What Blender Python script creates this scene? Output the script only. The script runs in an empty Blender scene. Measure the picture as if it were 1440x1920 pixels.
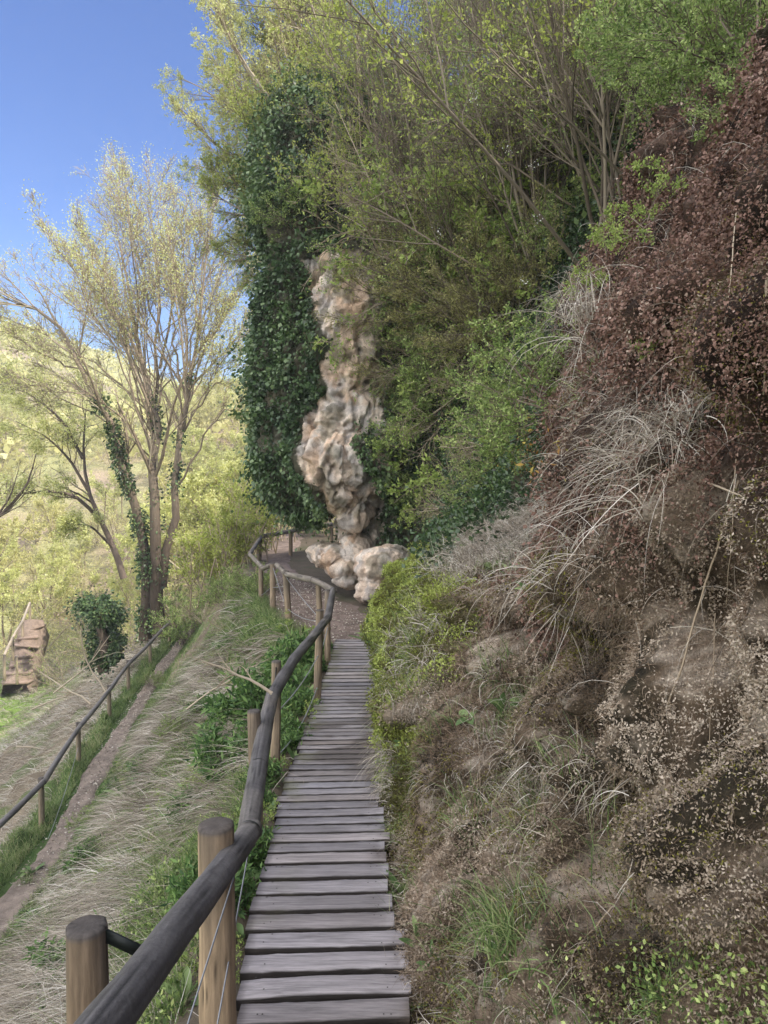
import bpy, math, random
import numpy as np
from mathutils import Vector, Matrix
random.seed(7)
RAD = math.radians
sc = bpy.context.scene
C = sc.collection

# ---------------------------------------------------------------- camera, sky, sun, exposure
FPX = 1340.0                                   # focal length in pixels of the 1440x1920 photograph
cam_d = bpy.data.cameras.new('camera'); cam = bpy.data.objects.new('camera', cam_d); C.objects.link(cam)
cam_d.sensor_fit = 'VERTICAL'; cam_d.sensor_height = 36.0; cam_d.lens = FPX/1920*36.0
cam_d.clip_start = 0.05; cam_d.clip_end = 3000
PITCH = math.atan(60/FPX)
cam.location = (0, 0, 0); cam.rotation_euler = (RAD(90)-PITCH, 0, 0)
sc.camera = cam
SUN_EL, SUN_AZ = RAD(42), RAD(106)             # azimuth clockwise from +Y (view direction) towards +X
w = bpy.data.worlds.new('World'); sc.world = w; w.use_nodes = True
nt = w.node_tree; nt.nodes.clear()
sky = nt.nodes.new('ShaderNodeTexSky'); sky.sky_type = 'NISHITA'; sky.sun_disc = False
sky.sun_elevation = SUN_EL; sky.sun_rotation = SUN_AZ; sky.air_density = 1.0; sky.dust_density = 0.15; sky.ozone_density = 6.0
bg = nt.nodes.new('ShaderNodeBackground'); bg.inputs[1].default_value = 0.14
wo = nt.nodes.new('ShaderNodeOutputWorld')
# unseen bright broken cloud added high behind the viewer to fill the shade
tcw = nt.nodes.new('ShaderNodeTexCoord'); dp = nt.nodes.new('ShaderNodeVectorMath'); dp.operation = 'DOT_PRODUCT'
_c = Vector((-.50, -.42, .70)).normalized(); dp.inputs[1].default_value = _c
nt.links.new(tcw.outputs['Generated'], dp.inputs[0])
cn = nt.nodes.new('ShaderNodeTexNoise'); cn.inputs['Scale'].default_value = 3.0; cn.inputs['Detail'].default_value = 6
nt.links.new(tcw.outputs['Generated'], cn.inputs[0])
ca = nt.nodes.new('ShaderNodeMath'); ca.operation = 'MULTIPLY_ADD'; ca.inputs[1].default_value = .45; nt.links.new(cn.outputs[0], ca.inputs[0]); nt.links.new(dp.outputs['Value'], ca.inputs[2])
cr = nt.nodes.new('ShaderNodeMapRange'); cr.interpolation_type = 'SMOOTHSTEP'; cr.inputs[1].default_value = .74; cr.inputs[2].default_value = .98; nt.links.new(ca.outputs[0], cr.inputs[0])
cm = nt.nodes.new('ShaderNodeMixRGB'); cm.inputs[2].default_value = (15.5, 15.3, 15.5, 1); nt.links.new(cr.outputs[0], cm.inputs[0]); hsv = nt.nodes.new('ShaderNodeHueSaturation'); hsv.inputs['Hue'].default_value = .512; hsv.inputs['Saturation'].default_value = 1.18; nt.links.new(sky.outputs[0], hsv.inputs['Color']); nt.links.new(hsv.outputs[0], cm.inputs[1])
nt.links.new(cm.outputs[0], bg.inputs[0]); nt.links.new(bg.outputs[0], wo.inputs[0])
sl = bpy.data.lights.new('sun', 'SUN'); sl.energy = 5.0; sl.angle = RAD(0.53); sl.color = (1.0, 0.93, 0.80)
so = bpy.data.objects.new('sun', sl); C.objects.link(so)
sdir = Vector((math.sin(SUN_AZ)*math.cos(SUN_EL), math.cos(SUN_AZ)*math.cos(SUN_EL), math.sin(SUN_EL)))
so.rotation_euler = sdir.to_track_quat('Z', 'Y').to_euler()
sc.view_settings.view_transform = 'Standard'; sc.view_settings.look = 'None'
sc.view_settings.exposure = 0.65; sc.view_settings.gamma = 1.0; sc.view_settings.use_curve_mapping = False

# ---------------------------------------------------------------- helpers
def at(px, py, d):
    """world point seen at a photograph position, d metres in front of the camera"""
    x = (px-720)/FPX*d; v = -(py-960)/FPX*d
    c, s = math.cos(PITCH), math.sin(PITCH)
    return np.array([x, d*c+v*s, -d*s+v*c])
def proj(P):
    c, s = math.cos(PITCH), math.sin(PITCH)
    d = P[..., 1]*c-P[..., 2]*s; v = P[..., 1]*s+P[..., 2]*c
    return 720+P[..., 0]/d*FPX, 960-v/d*FPX, d

_pr = np.random.default_rng(11)
_perm = np.concatenate([_pr.permutation(256)]*3)
_grad = _pr.normal(size=(256, 3)); _grad /= np.linalg.norm(_grad, axis=1)[:, None]
def noise(p, scale=1.0, seed=0.0):
    p = np.asarray(p, float)*scale+seed*17.31+0.123
    i = np.floor(p).astype(int); f = p-i; u = f*f*f*(f*(f*6-15)+10)
    out = 0
    for dx in (0, 1):
        for dy in (0, 1):
            for dz in (0, 1):
                h = _perm[(_perm[(_perm[(i[..., 0]+dx) & 255]+i[..., 1]+dy) & 255]+i[..., 2]+dz) & 255]
                g = _grad[h]
                dot = g[..., 0]*(f[..., 0]-dx)+g[..., 1]*(f[..., 1]-dy)+g[..., 2]*(f[..., 2]-dz)
                wx = u[..., 0] if dx else 1-u[..., 0]; wy = u[..., 1] if dy else 1-u[..., 1]; wz = u[..., 2] if dz else 1-u[..., 2]
                out = out+dot*wx*wy*wz
    return out*1.6
def fbm(p, scale=1.0, octv=4, seed=0.0):
    o = 0; a = 1
    for k in range(octv):
        o = o+a*noise(p, scale*2**k, seed+k); a *= .5
    return o
def sstep(a, b, x):
    t = np.clip((x-a)/(b-a), 0, 1); return t*t*(3-2*t)
def mix(a, b, t):
    t = np.asarray(t)[..., None]; return np.asarray(a)*(1-t)+np.asarray(b)*t

def make_mesh(name, V, Q, mat, rnd=None, col=None, smooth=False):
    V = np.ascontiguousarray(V, dtype=np.float32).reshape(-1, 3); Q = np.ascontiguousarray(Q, dtype=np.int32)
    k = Q.shape[1]
    me = bpy.data.meshes.new(name)
    me.vertices.add(len(V)); me.vertices.foreach_set('co', V.ravel())
    me.loops.add(Q.size); me.loops.foreach_set('vertex_index', Q.ravel())
    me.polygons.add(len(Q)); me.polygons.foreach_set('loop_start', np.arange(len(Q), dtype=np.int32)*k)
    me.update(calc_edges=True)
    if smooth: me.polygons.foreach_set('use_smooth', np.ones(len(Q), dtype=bool))
    if rnd is not None:
        a = me.attributes.new('rnd', 'FLOAT', 'POINT'); a.data.foreach_set('value', np.asarray(rnd, np.float32).ravel())
    if col is not None:
        col = np.asarray(col, np.float32).reshape(-1, 3)
        a = me.attributes.new('Col', 'FLOAT_COLOR', 'POINT'); a.data.foreach_set('color', np.hstack([col, np.ones((len(col), 1), np.float32)]).ravel())
    me.materials.append(mat)
    return me
def link(name, me, parent=None, loc=None):
    o = bpy.data.objects.new(name, me); C.objects.link(o)
    if parent is not None: o.parent = parent
    if loc is not None: o.location = loc
    return o
def tag(o, label=None, cat=None, group=None, kind=None):
    if label: o['label'] = label
    if cat: o['category'] = cat
    if group: o['group'] = group
    if kind: o['kind'] = kind
    return o
def empty(name, loc, label, cat, group=None):
    o = bpy.data.objects.new(name, None); C.objects.link(o); o.location = [float(v) for v in loc]; o.empty_display_size = .2
    return tag(o, label, cat, group)
def copy_tree(o, parent=None):
    c = o.copy(); C.objects.link(c)
    if parent is not None: c.parent = parent
    for ch in list(o.children): copy_tree(ch, c)
    return c
def join(parts):
    Vs, Qs, Rs = [], [], []; n = 0
    for V, Q, R in parts:
        Vs.append(V.reshape(-1, 3)); Qs.append(Q+n); Rs.append(R); n += Vs[-1].shape[0]
    return np.vstack(Vs), np.vstack(Qs), np.concatenate(Rs)

# materials
def _nodes(name):
    m = bpy.data.materials.new(name); m.use_nodes = True; t = m.node_tree; t.nodes.clear()
    out = t.nodes.new('ShaderNodeOutputMaterial'); return m, t, out
def leaf_mat(name, cols, trans=0.35, rough=0.55, spec=0.3):
    m, t, out = _nodes(name)
    a = t.nodes.new('ShaderNodeAttribute'); a.attribute_name = 'rnd'
    r = t.nodes.new('ShaderNodeValToRGB'); e = r.color_ramp.elements
    while len(e) < len(cols): e.new(0.5)
    for k, c in enumerate(cols): e[k].position = k/(len(cols)-1); e[k].color = (*c, 1)
    t.links.new(a.outputs['Fac'], r.inputs[0])
    p = t.nodes.new('ShaderNodeBsdfPrincipled'); p.inputs['Roughness'].default_value = rough; p.inputs['Specular IOR Level'].default_value = spec
    t.links.new(r.outputs[0], p.inputs['Base Color'])
    if trans > 0:
        tr = t.nodes.new('ShaderNodeBsdfTranslucent'); t.links.new(r.outputs[0], tr.inputs[0])
        mx = t.nodes.new('ShaderNodeMixShader'); mx.inputs[0].default_value = trans
        t.links.new(p.outputs[0], mx.inputs[1]); t.links.new(tr.outputs[0], mx.inputs[2]); t.links.new(mx.outputs[0], out.inputs[0])
    else: t.links.new(p.outputs[0], out.inputs[0])
    return m
def col_mat(name, scale=(8, 8, 8), amt=0.5, bump=0.3, dist=0.02, rough=0.85, fine=3.0, spec=0.25, obj=True):
    """vertex colour modulated by two octaves of noise, with bump"""
    m, t, out = _nodes(name)
    a = t.nodes.new('ShaderNodeAttribute'); a.attribute_name = 'Col'
    tc = t.nodes.new('ShaderNodeTexCoord'); mp = t.nodes.new('ShaderNodeMapping'); mp.inputs['Scale'].default_value = scale
    t.links.new(tc.outputs['Object'], mp.inputs[0])
    n1 = t.nodes.new('ShaderNodeTexNoise'); n1.inputs['Scale'].default_value = 1.0; n1.inputs['Detail'].default_value = 8; n1.inputs['Roughness'].default_value = .65
    n2 = t.nodes.new('ShaderNodeTexNoise'); n2.inputs['Scale'].default_value = fine; n2.inputs['Detail'].default_value = 6; n2.inputs['Roughness'].default_value = .7
    t.links.new(mp.outputs[0], n1.inputs[0]); t.links.new(mp.outputs[0], n2.inputs[0])
    ad = t.nodes.new('ShaderNodeMath'); ad.operation = 'ADD'; t.links.new(n1.outputs[0], ad.inputs[0]); t.links.new(n2.outputs[0], ad.inputs[1])
    mr = t.nodes.new('ShaderNodeMapRange'); mr.inputs[1].default_value = .65; mr.inputs[2].default_value = 1.35
    mr.inputs[3].default_value = 1-amt; mr.inputs[4].default_value = 1+amt
    t.links.new(ad.outputs[0], mr.inputs[0])
    vm = t.nodes.new('ShaderNodeVectorMath'); vm.operation = 'SCALE'
    t.links.new(a.outputs['Color'], vm.inputs[0]); t.links.new(mr.outputs[0], vm.inputs['Scale'])
    p = t.nodes.new('ShaderNodeBsdfPrincipled'); p.inputs['Roughness'].default_value = rough; p.inputs['Specular IOR Level'].default_value = spec
    t.links.new(vm.outputs[0], p.inputs['Base Color'])
    b = t.nodes.new('ShaderNodeBump'); b.inputs['Strength'].default_value = bump; b.inputs['Distance'].default_value = dist
    t.links.new(ad.outputs[0], b.inputs['Height']); t.links.new(b.outputs[0], p.inputs['Normal'])
    t.links.new(p.outputs[0], out.inputs[0])
    return m

M = {}
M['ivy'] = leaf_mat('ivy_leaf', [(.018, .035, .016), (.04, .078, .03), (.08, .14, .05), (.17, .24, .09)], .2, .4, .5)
M['spring'] = leaf_mat('spring_leaf', [(0.184, 0.23, 0.052), (0.322, 0.38, 0.081), (0.483, 0.529, 0.149)], .45)
M['springpale'] = leaf_mat('pale_spring_leaf', [(.38, .40, .14), (.60, .62, .24), (.80, .80, .44)], .5)
M['green'] = leaf_mat('green_leaf', [(.05, .085, .025), (.15, .23, .06), (.31, .41, .13), (.52, .60, .23)], .35)
M['fresh'] = leaf_mat('fresh_leaf', [(.14, .21, .05), (.28, .38, .09), (.48, .56, .18)], .4)
M['olive'] = leaf_mat('olive_leaf', [(.12, .125, .045), (.28, .28, .10), (.46, .43, .18)], .3)
M['yellow'] = leaf_mat('yellow_leaf', [(.25, .28, .03), (.45, .45, .06)], .4)
M['straw'] = leaf_mat('straw', [(.10, .08, .06), (.26, .22, .175), (.42, .375, .31), (.66, .62, .56)], .15, .7)
M['fibre'] = leaf_mat('fibre', [(.05, .032, .02), (.17, .115, .075), (.33, .25, .18), (.52, .43, .34)], .1, .7)
M['grass'] = leaf_mat('grass_blade', [(.06, .10, .035), (.12, .19, .06), (.20, .29, .10), (.38, .38, .20)], .35)
M['brownmoss'] = leaf_mat('brown_moss', [(.03, .016, .011), (.12, .066, .048), (.22, .13, .10), (.34, .235, .185), (.52, .42, .35)], .12, .6)
M['greenmoss'] = leaf_mat('green_moss', [(.07, .065, .02), (.17, .19, .04), (.31, .37, .08), (.45, .52, .15)], .3)
M['darkmoss'] = leaf_mat('dark_moss', [(0.045, 0.045, 0.012), (0.135, 0.128, 0.022), (0.255, 0.24, 0.045)], .2)
M['farpale'] = leaf_mat('far_leaf', [(.38, .36, .13), (.56, .54, .22), (.76, .72, .38)], .45)
M['weed'] = leaf_mat('weed_leaf', [(.06, .11, .04), (.14, .22, .08), (.28, .37, .15)], .3)
M['lush'] = leaf_mat('lush_leaf', [(.025, .06, .022), (.07, .14, .045), (.15, .26, .075), (.26, .38, .12)], .3)
M['orange'] = leaf_mat('orange_moss', [(.20, .10, .02), (.34, .19, .04), (.36, .30, .06)], .2)
M['mixmoss'] = leaf_mat('mixed_moss', [(.04, .032, .022), (.17, .13, .085), (.33, .27, .205), (.50, .43, .35)], .15)
M['bark'] = col_mat('bark', (14, 14, 3), .45, .6, .02, .9)
M['twig'] = leaf_mat('twig_bark', [(0.077, 0.061, 0.044), (0.165, 0.132, 0.099), (0.286, 0.242, 0.187)], 0, .85)
M['twigpale'] = leaf_mat('pale_twig_bark', [(.17, .13, .09), (.30, .24, .17), (.46, .39, .30)], 0, .8)
M['petal'] = leaf_mat('white_petal', [(.75, .75, .72), (.85, .85, .82)], .3)
M['rock'] = col_mat('travertine', (5, 5, 3.5), .42, 1.0, .05, .92, 7)
M['cliff'] = col_mat('cliff_face', (11, 11, 11), .7, 1.0, .05, .95, 5)
M['soil'] = col_mat('soil', (4, 4, 4), .4, .8, .03, .95, 9)
M['farsoil'] = col_mat('hill_soil', (.35, .35, .35), .5, .5, .3, .95, 9)
M['path'] = col_mat('trodden_earth', (5, 5, 5), .55, .7, .02, .95, 16)
M['deck'] = col_mat('deck_plank_wood', (3.5, 75, 75), .55, .8, .004, .72, 2.2, .35)
M['post'] = col_mat('post_wood', (26, 26, 3.0), .36, .5, .006, .75, 3, .3)
M['rail'] = col_mat('weathered_log', (30, 30, 30), .35, .6, .005, .7, 3, .35)
M['dark'] = col_mat('dark_fitting', (40, 40, 40), .2, .2, .002, .5)
M['metal'] = col_mat('steel_cable', (90, 90, 90), .2, .3, .001, .35, 3, .6)

# vegetation primitives ------------------------------------------------------------------
def unit(v): return v/np.maximum(np.linalg.norm(v, axis=-1, keepdims=True), 1e-9)
def leaves(rng, P, D, size, aspect=.5, fold=.25, rnd=None, jit=.35):
    """diamond leaf at each P pointing along D"""
    n = len(P); D = unit(D)
    ref = rng.normal(size=(n, 3)); S = unit(np.cross(D, ref)); U = np.cross(S, D)
    L = (size*(1+rng.uniform(-jit, jit, n)))[:, None]; W = L*aspect
    V = np.stack([P, P+D*L*.45+S*W*.5+U*L*fold*.4, P+D*L, P+D*L*.45-S*W*.5+U*L*fold*.4], 1)
    Q = np.arange(n*4).reshape(n, 4)
    r = rng.random(n) if rnd is None else rnd
    return V, Q, np.repeat(r, 4)
def blades(rng, P, D0, D1, length, width, K=4, rnd=None):
    """grass ribbons that start along D0 and bend to D1"""
    n = len(P); D0 = unit(D0); D1 = unit(D1); t = np.linspace(0, 1, K)
    L = np.asarray(length)*np.ones(n)
    S = unit(np.cross(D0+D1*.5, rng.normal(size=(n, 3))))
    c = P[:, None, :].repeat(K, 1).copy(); acc = P.copy()
    for k in range(1, K):
        a = (t[k]+t[k-1])/2; d = unit(D0*(1-a)+D1*a); acc = acc+d*(L/(K-1))[:, None]; c[:, k] = acc
    wv = (np.asarray(width)*np.ones(n))[:, None]*(1-.85*t[None])*.5
    V = np.stack([c-S[:, None]*wv[..., None], c+S[:, None]*wv[..., None]], 2)
    base = np.arange(n)[:, None]*K*2+np.arange(K-1)[None]*2
    Q = np.stack([base, base+1, base+3, base+2], -1).reshape(-1, 4)
    r = rng.random(n) if rnd is None else rnd
    return V.reshape(-1, 3), Q, np.repeat(r, K*2)
def tubes(P, R, S=4, rnd=None):
    N, K, _ = P.shape
    T = np.empty_like(P); T[:, 1:-1] = P[:, 2:]-P[:, :-2]; T[:, 0] = P[:, 1]-P[:, 0]; T[:, -1] = P[:, -1]-P[:, -2]; T = unit(T)
    ref = np.where(np.abs(T[:, :1, 2:3]) > .8, np.array([1., .13, 0])[None, None], np.array([.07, .05, 1.])[None, None])
    A = unit(np.cross(T, np.broadcast_to(ref, T.shape))); B = np.cross(T, A)
    an = np.arange(S)/S*2*np.pi
    V = P[:, :, None]+(A[:, :, None]*np.cos(an)[None, None, :, None]+B[:, :, None]*np.sin(an)[None, None, :, None])*R[:, :, None, None]
    b = (np.arange(N)[:, None, None]*K+np.arange(K-1)[None, :, None])*S
    j = np.arange(S)[None, None]; j2 = (j+1) % S
    Q = np.stack([b+j, b+j2, b+S+j2, b+S+j], -1).reshape(-1, 4)
    r = np.random.default_rng(N*7+K).random(N) if rnd is None else rnd
    return V.reshape(-1, 3), Q, np.repeat(r, K*S)
def grow_level(rng, P0, D, L, R0, K, wig, bias, tip=.25):
    n = len(P0); P = np.zeros((n, K, 3)); P[:, 0] = P0; d = unit(D.copy()); st = (L/(K-1))[:, None]
    for k in range(1, K):
        d = unit(d+rng.normal(size=(n, 3))*wig+np.asarray(bias)[None]); P[:, k] = P[:, k-1]+d*st
    R = R0[:, None]*(1-(1-tip)*np.linspace(0, 1, K)[None]**1.0)
    return P, R
def spawn(rng, P, R, nch, ratio, ang, Lp, lo=.25, hi=1.0):
    n, K, _ = P.shape
    idx = np.repeat(np.arange(n), nch); t = rng.uniform(lo, hi, len(idx))*(K-1); i = np.minimum(t.astype(int), K-2); f = (t-i)[:, None]
    p = P[idx, i]*(1-f)+P[idx, i+1]*f; T = unit(P[idx, i+1]-P[idx, i])
    S = unit(np.cross(T, rng.normal(size=T.shape))); a = (ang*(1+rng.uniform(-.4, .4, len(idx))))[:, None]
    D = T*np.cos(a)+S*np.sin(a)
    rr = R[idx, i]*rng.uniform(.45, .7, len(idx)); LL = Lp[idx]*ratio*(1.15-.6*(t/(K-1)))*rng.uniform(.7, 1.3, len(idx))
    return p, D, LL, rr
def plant(seed, P0, D0, L0, R0, levels, wig=.12, bias=(0, 0, .03), leaf=None, sides=(6, 4, 3, 3), K=7, kids=None):
    """levels: (children per stem, length ratio, angle). leaf: (count per last stem, size, aspect). Returns wood, leaf parts"""
    rng = np.random.default_rng(seed)
    P0 = np.asarray(P0, float).reshape(-1, 3); D0 = np.asarray(D0, float).reshape(-1, 3); L = np.asarray(L0, float)*np.ones(len(P0)); R = np.asarray(R0, float)*np.ones(len(P0))
    wood = []; P, Rr = grow_level(rng, P0, D0, L, R, K, wig, bias)
    wood.append(tubes(P, Rr, sides[0])); last = (P, Rr, L)
    lv = []
    lv.append(last)
    for k, (nc, ratio, ang) in enumerate(levels):
        p, D, LL, rr = spawn(rng, last[0], last[1], nc, ratio, ang, last[2], .15 if k else .3)
        rr = np.maximum(rr, .0025 if R.max() < .1 else .004)
        Kk = max(3, K-2-k); P, Rr = grow_level(rng, p, D, LL, rr, Kk, wig*1.3, bias, .4)
        wood.append(tubes(P, Rr, sides[min(k+1, len(sides)-1)])); last = (P, Rr, LL); lv.append(last)
    lf = None
    if leaf:
        out = []
        for (P, Rr, LL), share in ((lv[-1], 1.0), (lv[-2], .5)):
            cnt, size, asp = leaf[:3]; n = int(len(P)*cnt*share)
            if n < 1: continue
            i = rng.integers(0, len(P), n); t = rng.uniform(.15, 1, n)*(P.shape[1]-1); j = np.minimum(t.astype(int), P.shape[1]-2); f = (t-j)[:, None]
            p = P[i, j]*(1-f)+P[i, j+1]*f
            D = unit(P[i, j+1]-P[i, j])*.5+rng.normal(size=(n, 3))*.7+np.array([0, 0, .1])
            base = np.random.default_rng(seed+5).random(len(P))*.5
            out.append(leaves(rng, p+rng.normal(size=(n, 3))*size*.4, D, size, asp, rnd=np.clip(base[i]+rng.random(n)*.55, 0, 1)))
        lf = join(out)
    return join(wood), lf, lv
def thing_plant(name, loc, label, cat, wood, lf, wmat, lmat, group=None, wood_name='branches', leaf_name='leaves'):
    e = empty(name, loc, label, cat, group)
    link(wood_name, make_mesh(wood_name, wood[0], wood[1], wmat, rnd=wood[2]), e)
    if lf is not None: link(leaf_name, make_mesh(leaf_name, lf[0], lf[1], lmat, rnd=lf[2]), e)
    return e

# ---------------------------------------------------------------- terrain functions
def ip(y, xs, vs): return np.interp(y, xs, vs)
EY = [-8, 0, 5, 8, 10, 12, 14, 17, 21, 25, 30, 40, 80]; EX = [-.7, -.74, -.93, -1.0, -1.12, -1.7, -2.45, -3.25, -4.1, -4.8, -5.2, -6, -8]
ZY = [-8, 0, 2.7, 3.7, 5.03, 7, 8.3, 10.8, 14, 17, 25, 30, 40, 80]; ZZ = [-2.0, -2.0, -2.0, -2.0, -2.15, -2.38, -2.45, -2.42, -2.55, -2.6, -2.72, -2.6, -2.0, 6]
def walk_z(y): return ip(y, ZY, ZZ)
def edge_x(y): return ip(y, EY, EX)
def low_x(y): return ip(y, [-8, 0, 14, 18, 22, 28, 34, 45, 80], [-5.0, -5.4, -6.38, -7.08, -7.7, -8.5, -9.2, -10.5, -14])
ZL = -7.0
def walk_l_(y): return ip(y, [0, 2.7, 3.7, 5.03, 6.5, 8.3, 10.8], [-.46, -.565, -.635, -.70, -.74, -.755, -.735])
def ground_z(x, y, fine=True):
    x = np.asarray(x, float); y = np.asarray(y, float)
    xe = edge_x(y); xl = low_x(y); zs = walk_z(y)-.12
    p = np.stack([x, y, x*0], -1)
    z = zs.copy()
    t = np.clip((xe-x)/(xe-xl-.55), 0, 1)
    mid = zs+(ZL-zs)*(t**1.05)
    z = np.where(x < xe, mid, z)
    zl = ZL+x*0
    xo = xl-.75
    far_floor = -12.2+26*sstep(42, 150, y)+22*sstep(-45, -120, x)+10*sstep(120, 260, y)
    down = ZL-(xo-x)*.62
    z = np.where(x < xo, np.maximum(down, far_floor), z)
    z = z+np.where(y > 36, sstep(36, 90, y)*8*sstep(-9, 2, x), 0)
    if fine:
        far = sstep(25, 90, y)
        amp = sstep(0, .5, np.abs(x-xl)-.3)*sstep(0.0, .4, xe-x+.0)
        z = z+amp*(fbm(p, .55, 4, 3)*.25+np.abs(noise(p, 1.0, 6))*.50-.16+fbm(p, 3.0, 3, 5)*.06)+far*fbm(p, .04, 3, 9)*4
        z = z+sstep(0, -.4, np.abs(x-xl)-.55)*-.03
        z = z+(1-sstep(0, .4, xe-x))*fbm(p, 1.7, 3, 8)*.035
        z = z-.12*sstep(-.05, .05, x-walk_l_(y))*sstep(10.9, 10.7, y)
    return z
# lateral surface of the bank, cliff and wooded hill on the right: x = F(y, t)
_ctl = {
 -8: [(-3, .1), (-2, .3), (-1, .8), (1, 1.5), (1.8, 2.3), (3, 4.2), (6, 5.6), (9, 7.5), (13, 10), (20, 18)],
 0:  [(-3, .1), (-2.0, .3), (-1.5, .8), (-1, 1.05), (0, 1.3), (1.2, 1.55), (1.8, 2.2), (3, 3.9), (6, 5.4), (9, 7.5), (13, 10), (20, 18)],
 2:  [(-3, .0), (-2.0, .12), (-1.8, .36), (-1.4, .68), (-.5, 1.02), (.5, 1.2), (1.1, 1.4), (1.7, 2.0), (2.6, 3.2)],
 3:  [(-2.0, .09), (-1.7, .26), (-1.4, .47), (-.6, .84), (.2, 1.12), (1.2, 1.5), (1.8, 2.1), (2.8, 3.3)],
 4.2:[(-3, -.1), (-2.1, .05), (-1.75, .2), (-1.35, .42), (-1, .6), (-.5, 1.0), (.3, 1.3), (1.2, 1.56), (2.0, 1.95), (2.5, 2.6), (3.2, 3.5)],
 5.3:[(-2.2, .03), (-1.8, .1), (-1.2, .24), (-.95, .36), (-.8, .85), (-.68, 1.2), (-.2, 1.36), (.6, 1.44), (1.3, 1.6), (2.3, 2.05), (2.9, 2.5), (3.5, 3.4), (6, 4.7)],
 6.5:[(-2.35, .0), (-1.8, .02), (-1.3, .10), (-1.0, .26), (-.82, .7), (-.55, 1.5), (0, 1.85), (1, 2.2), (2.3, 2.75), (3.5, 3.6)],
 8:  [(-2.5, .0), (-1.9, .0), (-1.4, .06), (-1.0, .26), (-.8, .8), (-.5, 1.5), (.5, 1.95), (2, 2.6), (3.5, 3.5), (6, 5.0), (9, 7.0)],
 10: [(-2.5, .12), (-1.9, .14), (-1.4, .25), (-1, .6), (-.5, 1.3), (.5, 2.0), (2, 2.7), (4, 3.7)],
 12: [(-2.6, .9), (-1, 1.25), (0, 1.5), (2, 2.3), (4, 3.2), (6, 4.2)],
 14: [(-2.8, 1.1), (-1, 1.2), (0, 1.3), (2, 1.9), (4, 2.6), (6, 3.5), (9, 5.5), (13, 9), (20, 17)],
 17: [(-3, .4), (-1, .4), (0, .3), (3, .2), (6, .3), (8, 1.2), (10, 3.5), (13, 7)],
 20: [(-3, .2), (0, 0), (3, -.2), (6, 0), (8, 1.0), (10, 3.2), (20, 15)],
 25: [(-3, -.3), (0, .5), (3, 2.5), (5, 6), (9, 16), (13, 28), (20, 50)],
 40: [(-3, -3), (0, 1), (3, 6), (5, 12), (9, 26), (20, 60)],
 60: [(-3, -6), (0, 0), (3, 8), (5, 16), (9, 30), (20, 64)]}
_pts = np.array([(y, t) for y, l in _ctl.items() for t, x in l], float); _val = np.array([x for l in _ctl.values() for t, x in l], float)
def _ph(A, B):
    d2 = ((A[:, None, 0]-B[None, :, 0])*.6)**2+(A[:, None, 1]-B[None, :, 1])**2
    return .5*d2*np.log(d2+1e-9)
_n = len(_pts); _A = np.zeros((_n+3, _n+3)); _A[:_n, :_n] = _ph(_pts, _pts)+np.eye(_n)*.02
_A[:_n, _n] = 1; _A[:_n, _n+1:] = _pts; _A[_n, :_n] = 1; _A[_n+1:, :_n] = _pts.T
_w = np.linalg.solve(_A, np.concatenate([_val, [0, 0, 0]]))
def F_exact(y, t):
    s = np.shape(y); q = np.stack([np.ravel(y), np.ravel(t)], 1).astype(float)
    return (_ph(q, _pts)@_w[:_n]+_w[_n]+q@_w[_n+1:]).reshape(s)
_gy, _gt = np.arange(-9.6, 61, .06), np.arange(-3.8, 21.5, .05)
_G = np.vstack([F_exact(np.full_like(_gt, yy), _gt)[None] for yy in _gy])
def F(y, t):
    a = np.clip((np.asarray(y, float)+9.6)/.06, 0, len(_gy)-1.001); b = np.clip((np.asarray(t, float)+3.8)/.05, 0, len(_gt)-1.001)
    i, j = a.astype(int), b.astype(int); f, g = a-i, b-j
    return (_G[i, j]*(1-f)+_G[i+1, j]*f)*(1-g)+(_G[i, j+1]*(1-f)+_G[i+1, j+1]*f)*g
DENTS = [(3.4, -.62, .22, .20, -.26), (3.05, -.9, .22, .2, .14), (3.3, -1.25, .14, .34, -.22), (3.75, -1.5, .35, .28, .16), (4.6, -1.2, .28, .22, -.22), (3.2, -.05, .42, .10, -.15), (2.5, -1.0, .2, .3, -.2), (2.2, -1.45, .25, .2, .12), (4.1, -1.0, .2, .2, .12), (2.9, -1.65, .2, .12, -.12), (2.55, -.35, .16, .2, .12)]
def tz(t): return np.where(t < 8, t, 8+3*(1-np.exp(-(np.maximum(t, 8)-8)/3.5)))
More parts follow.
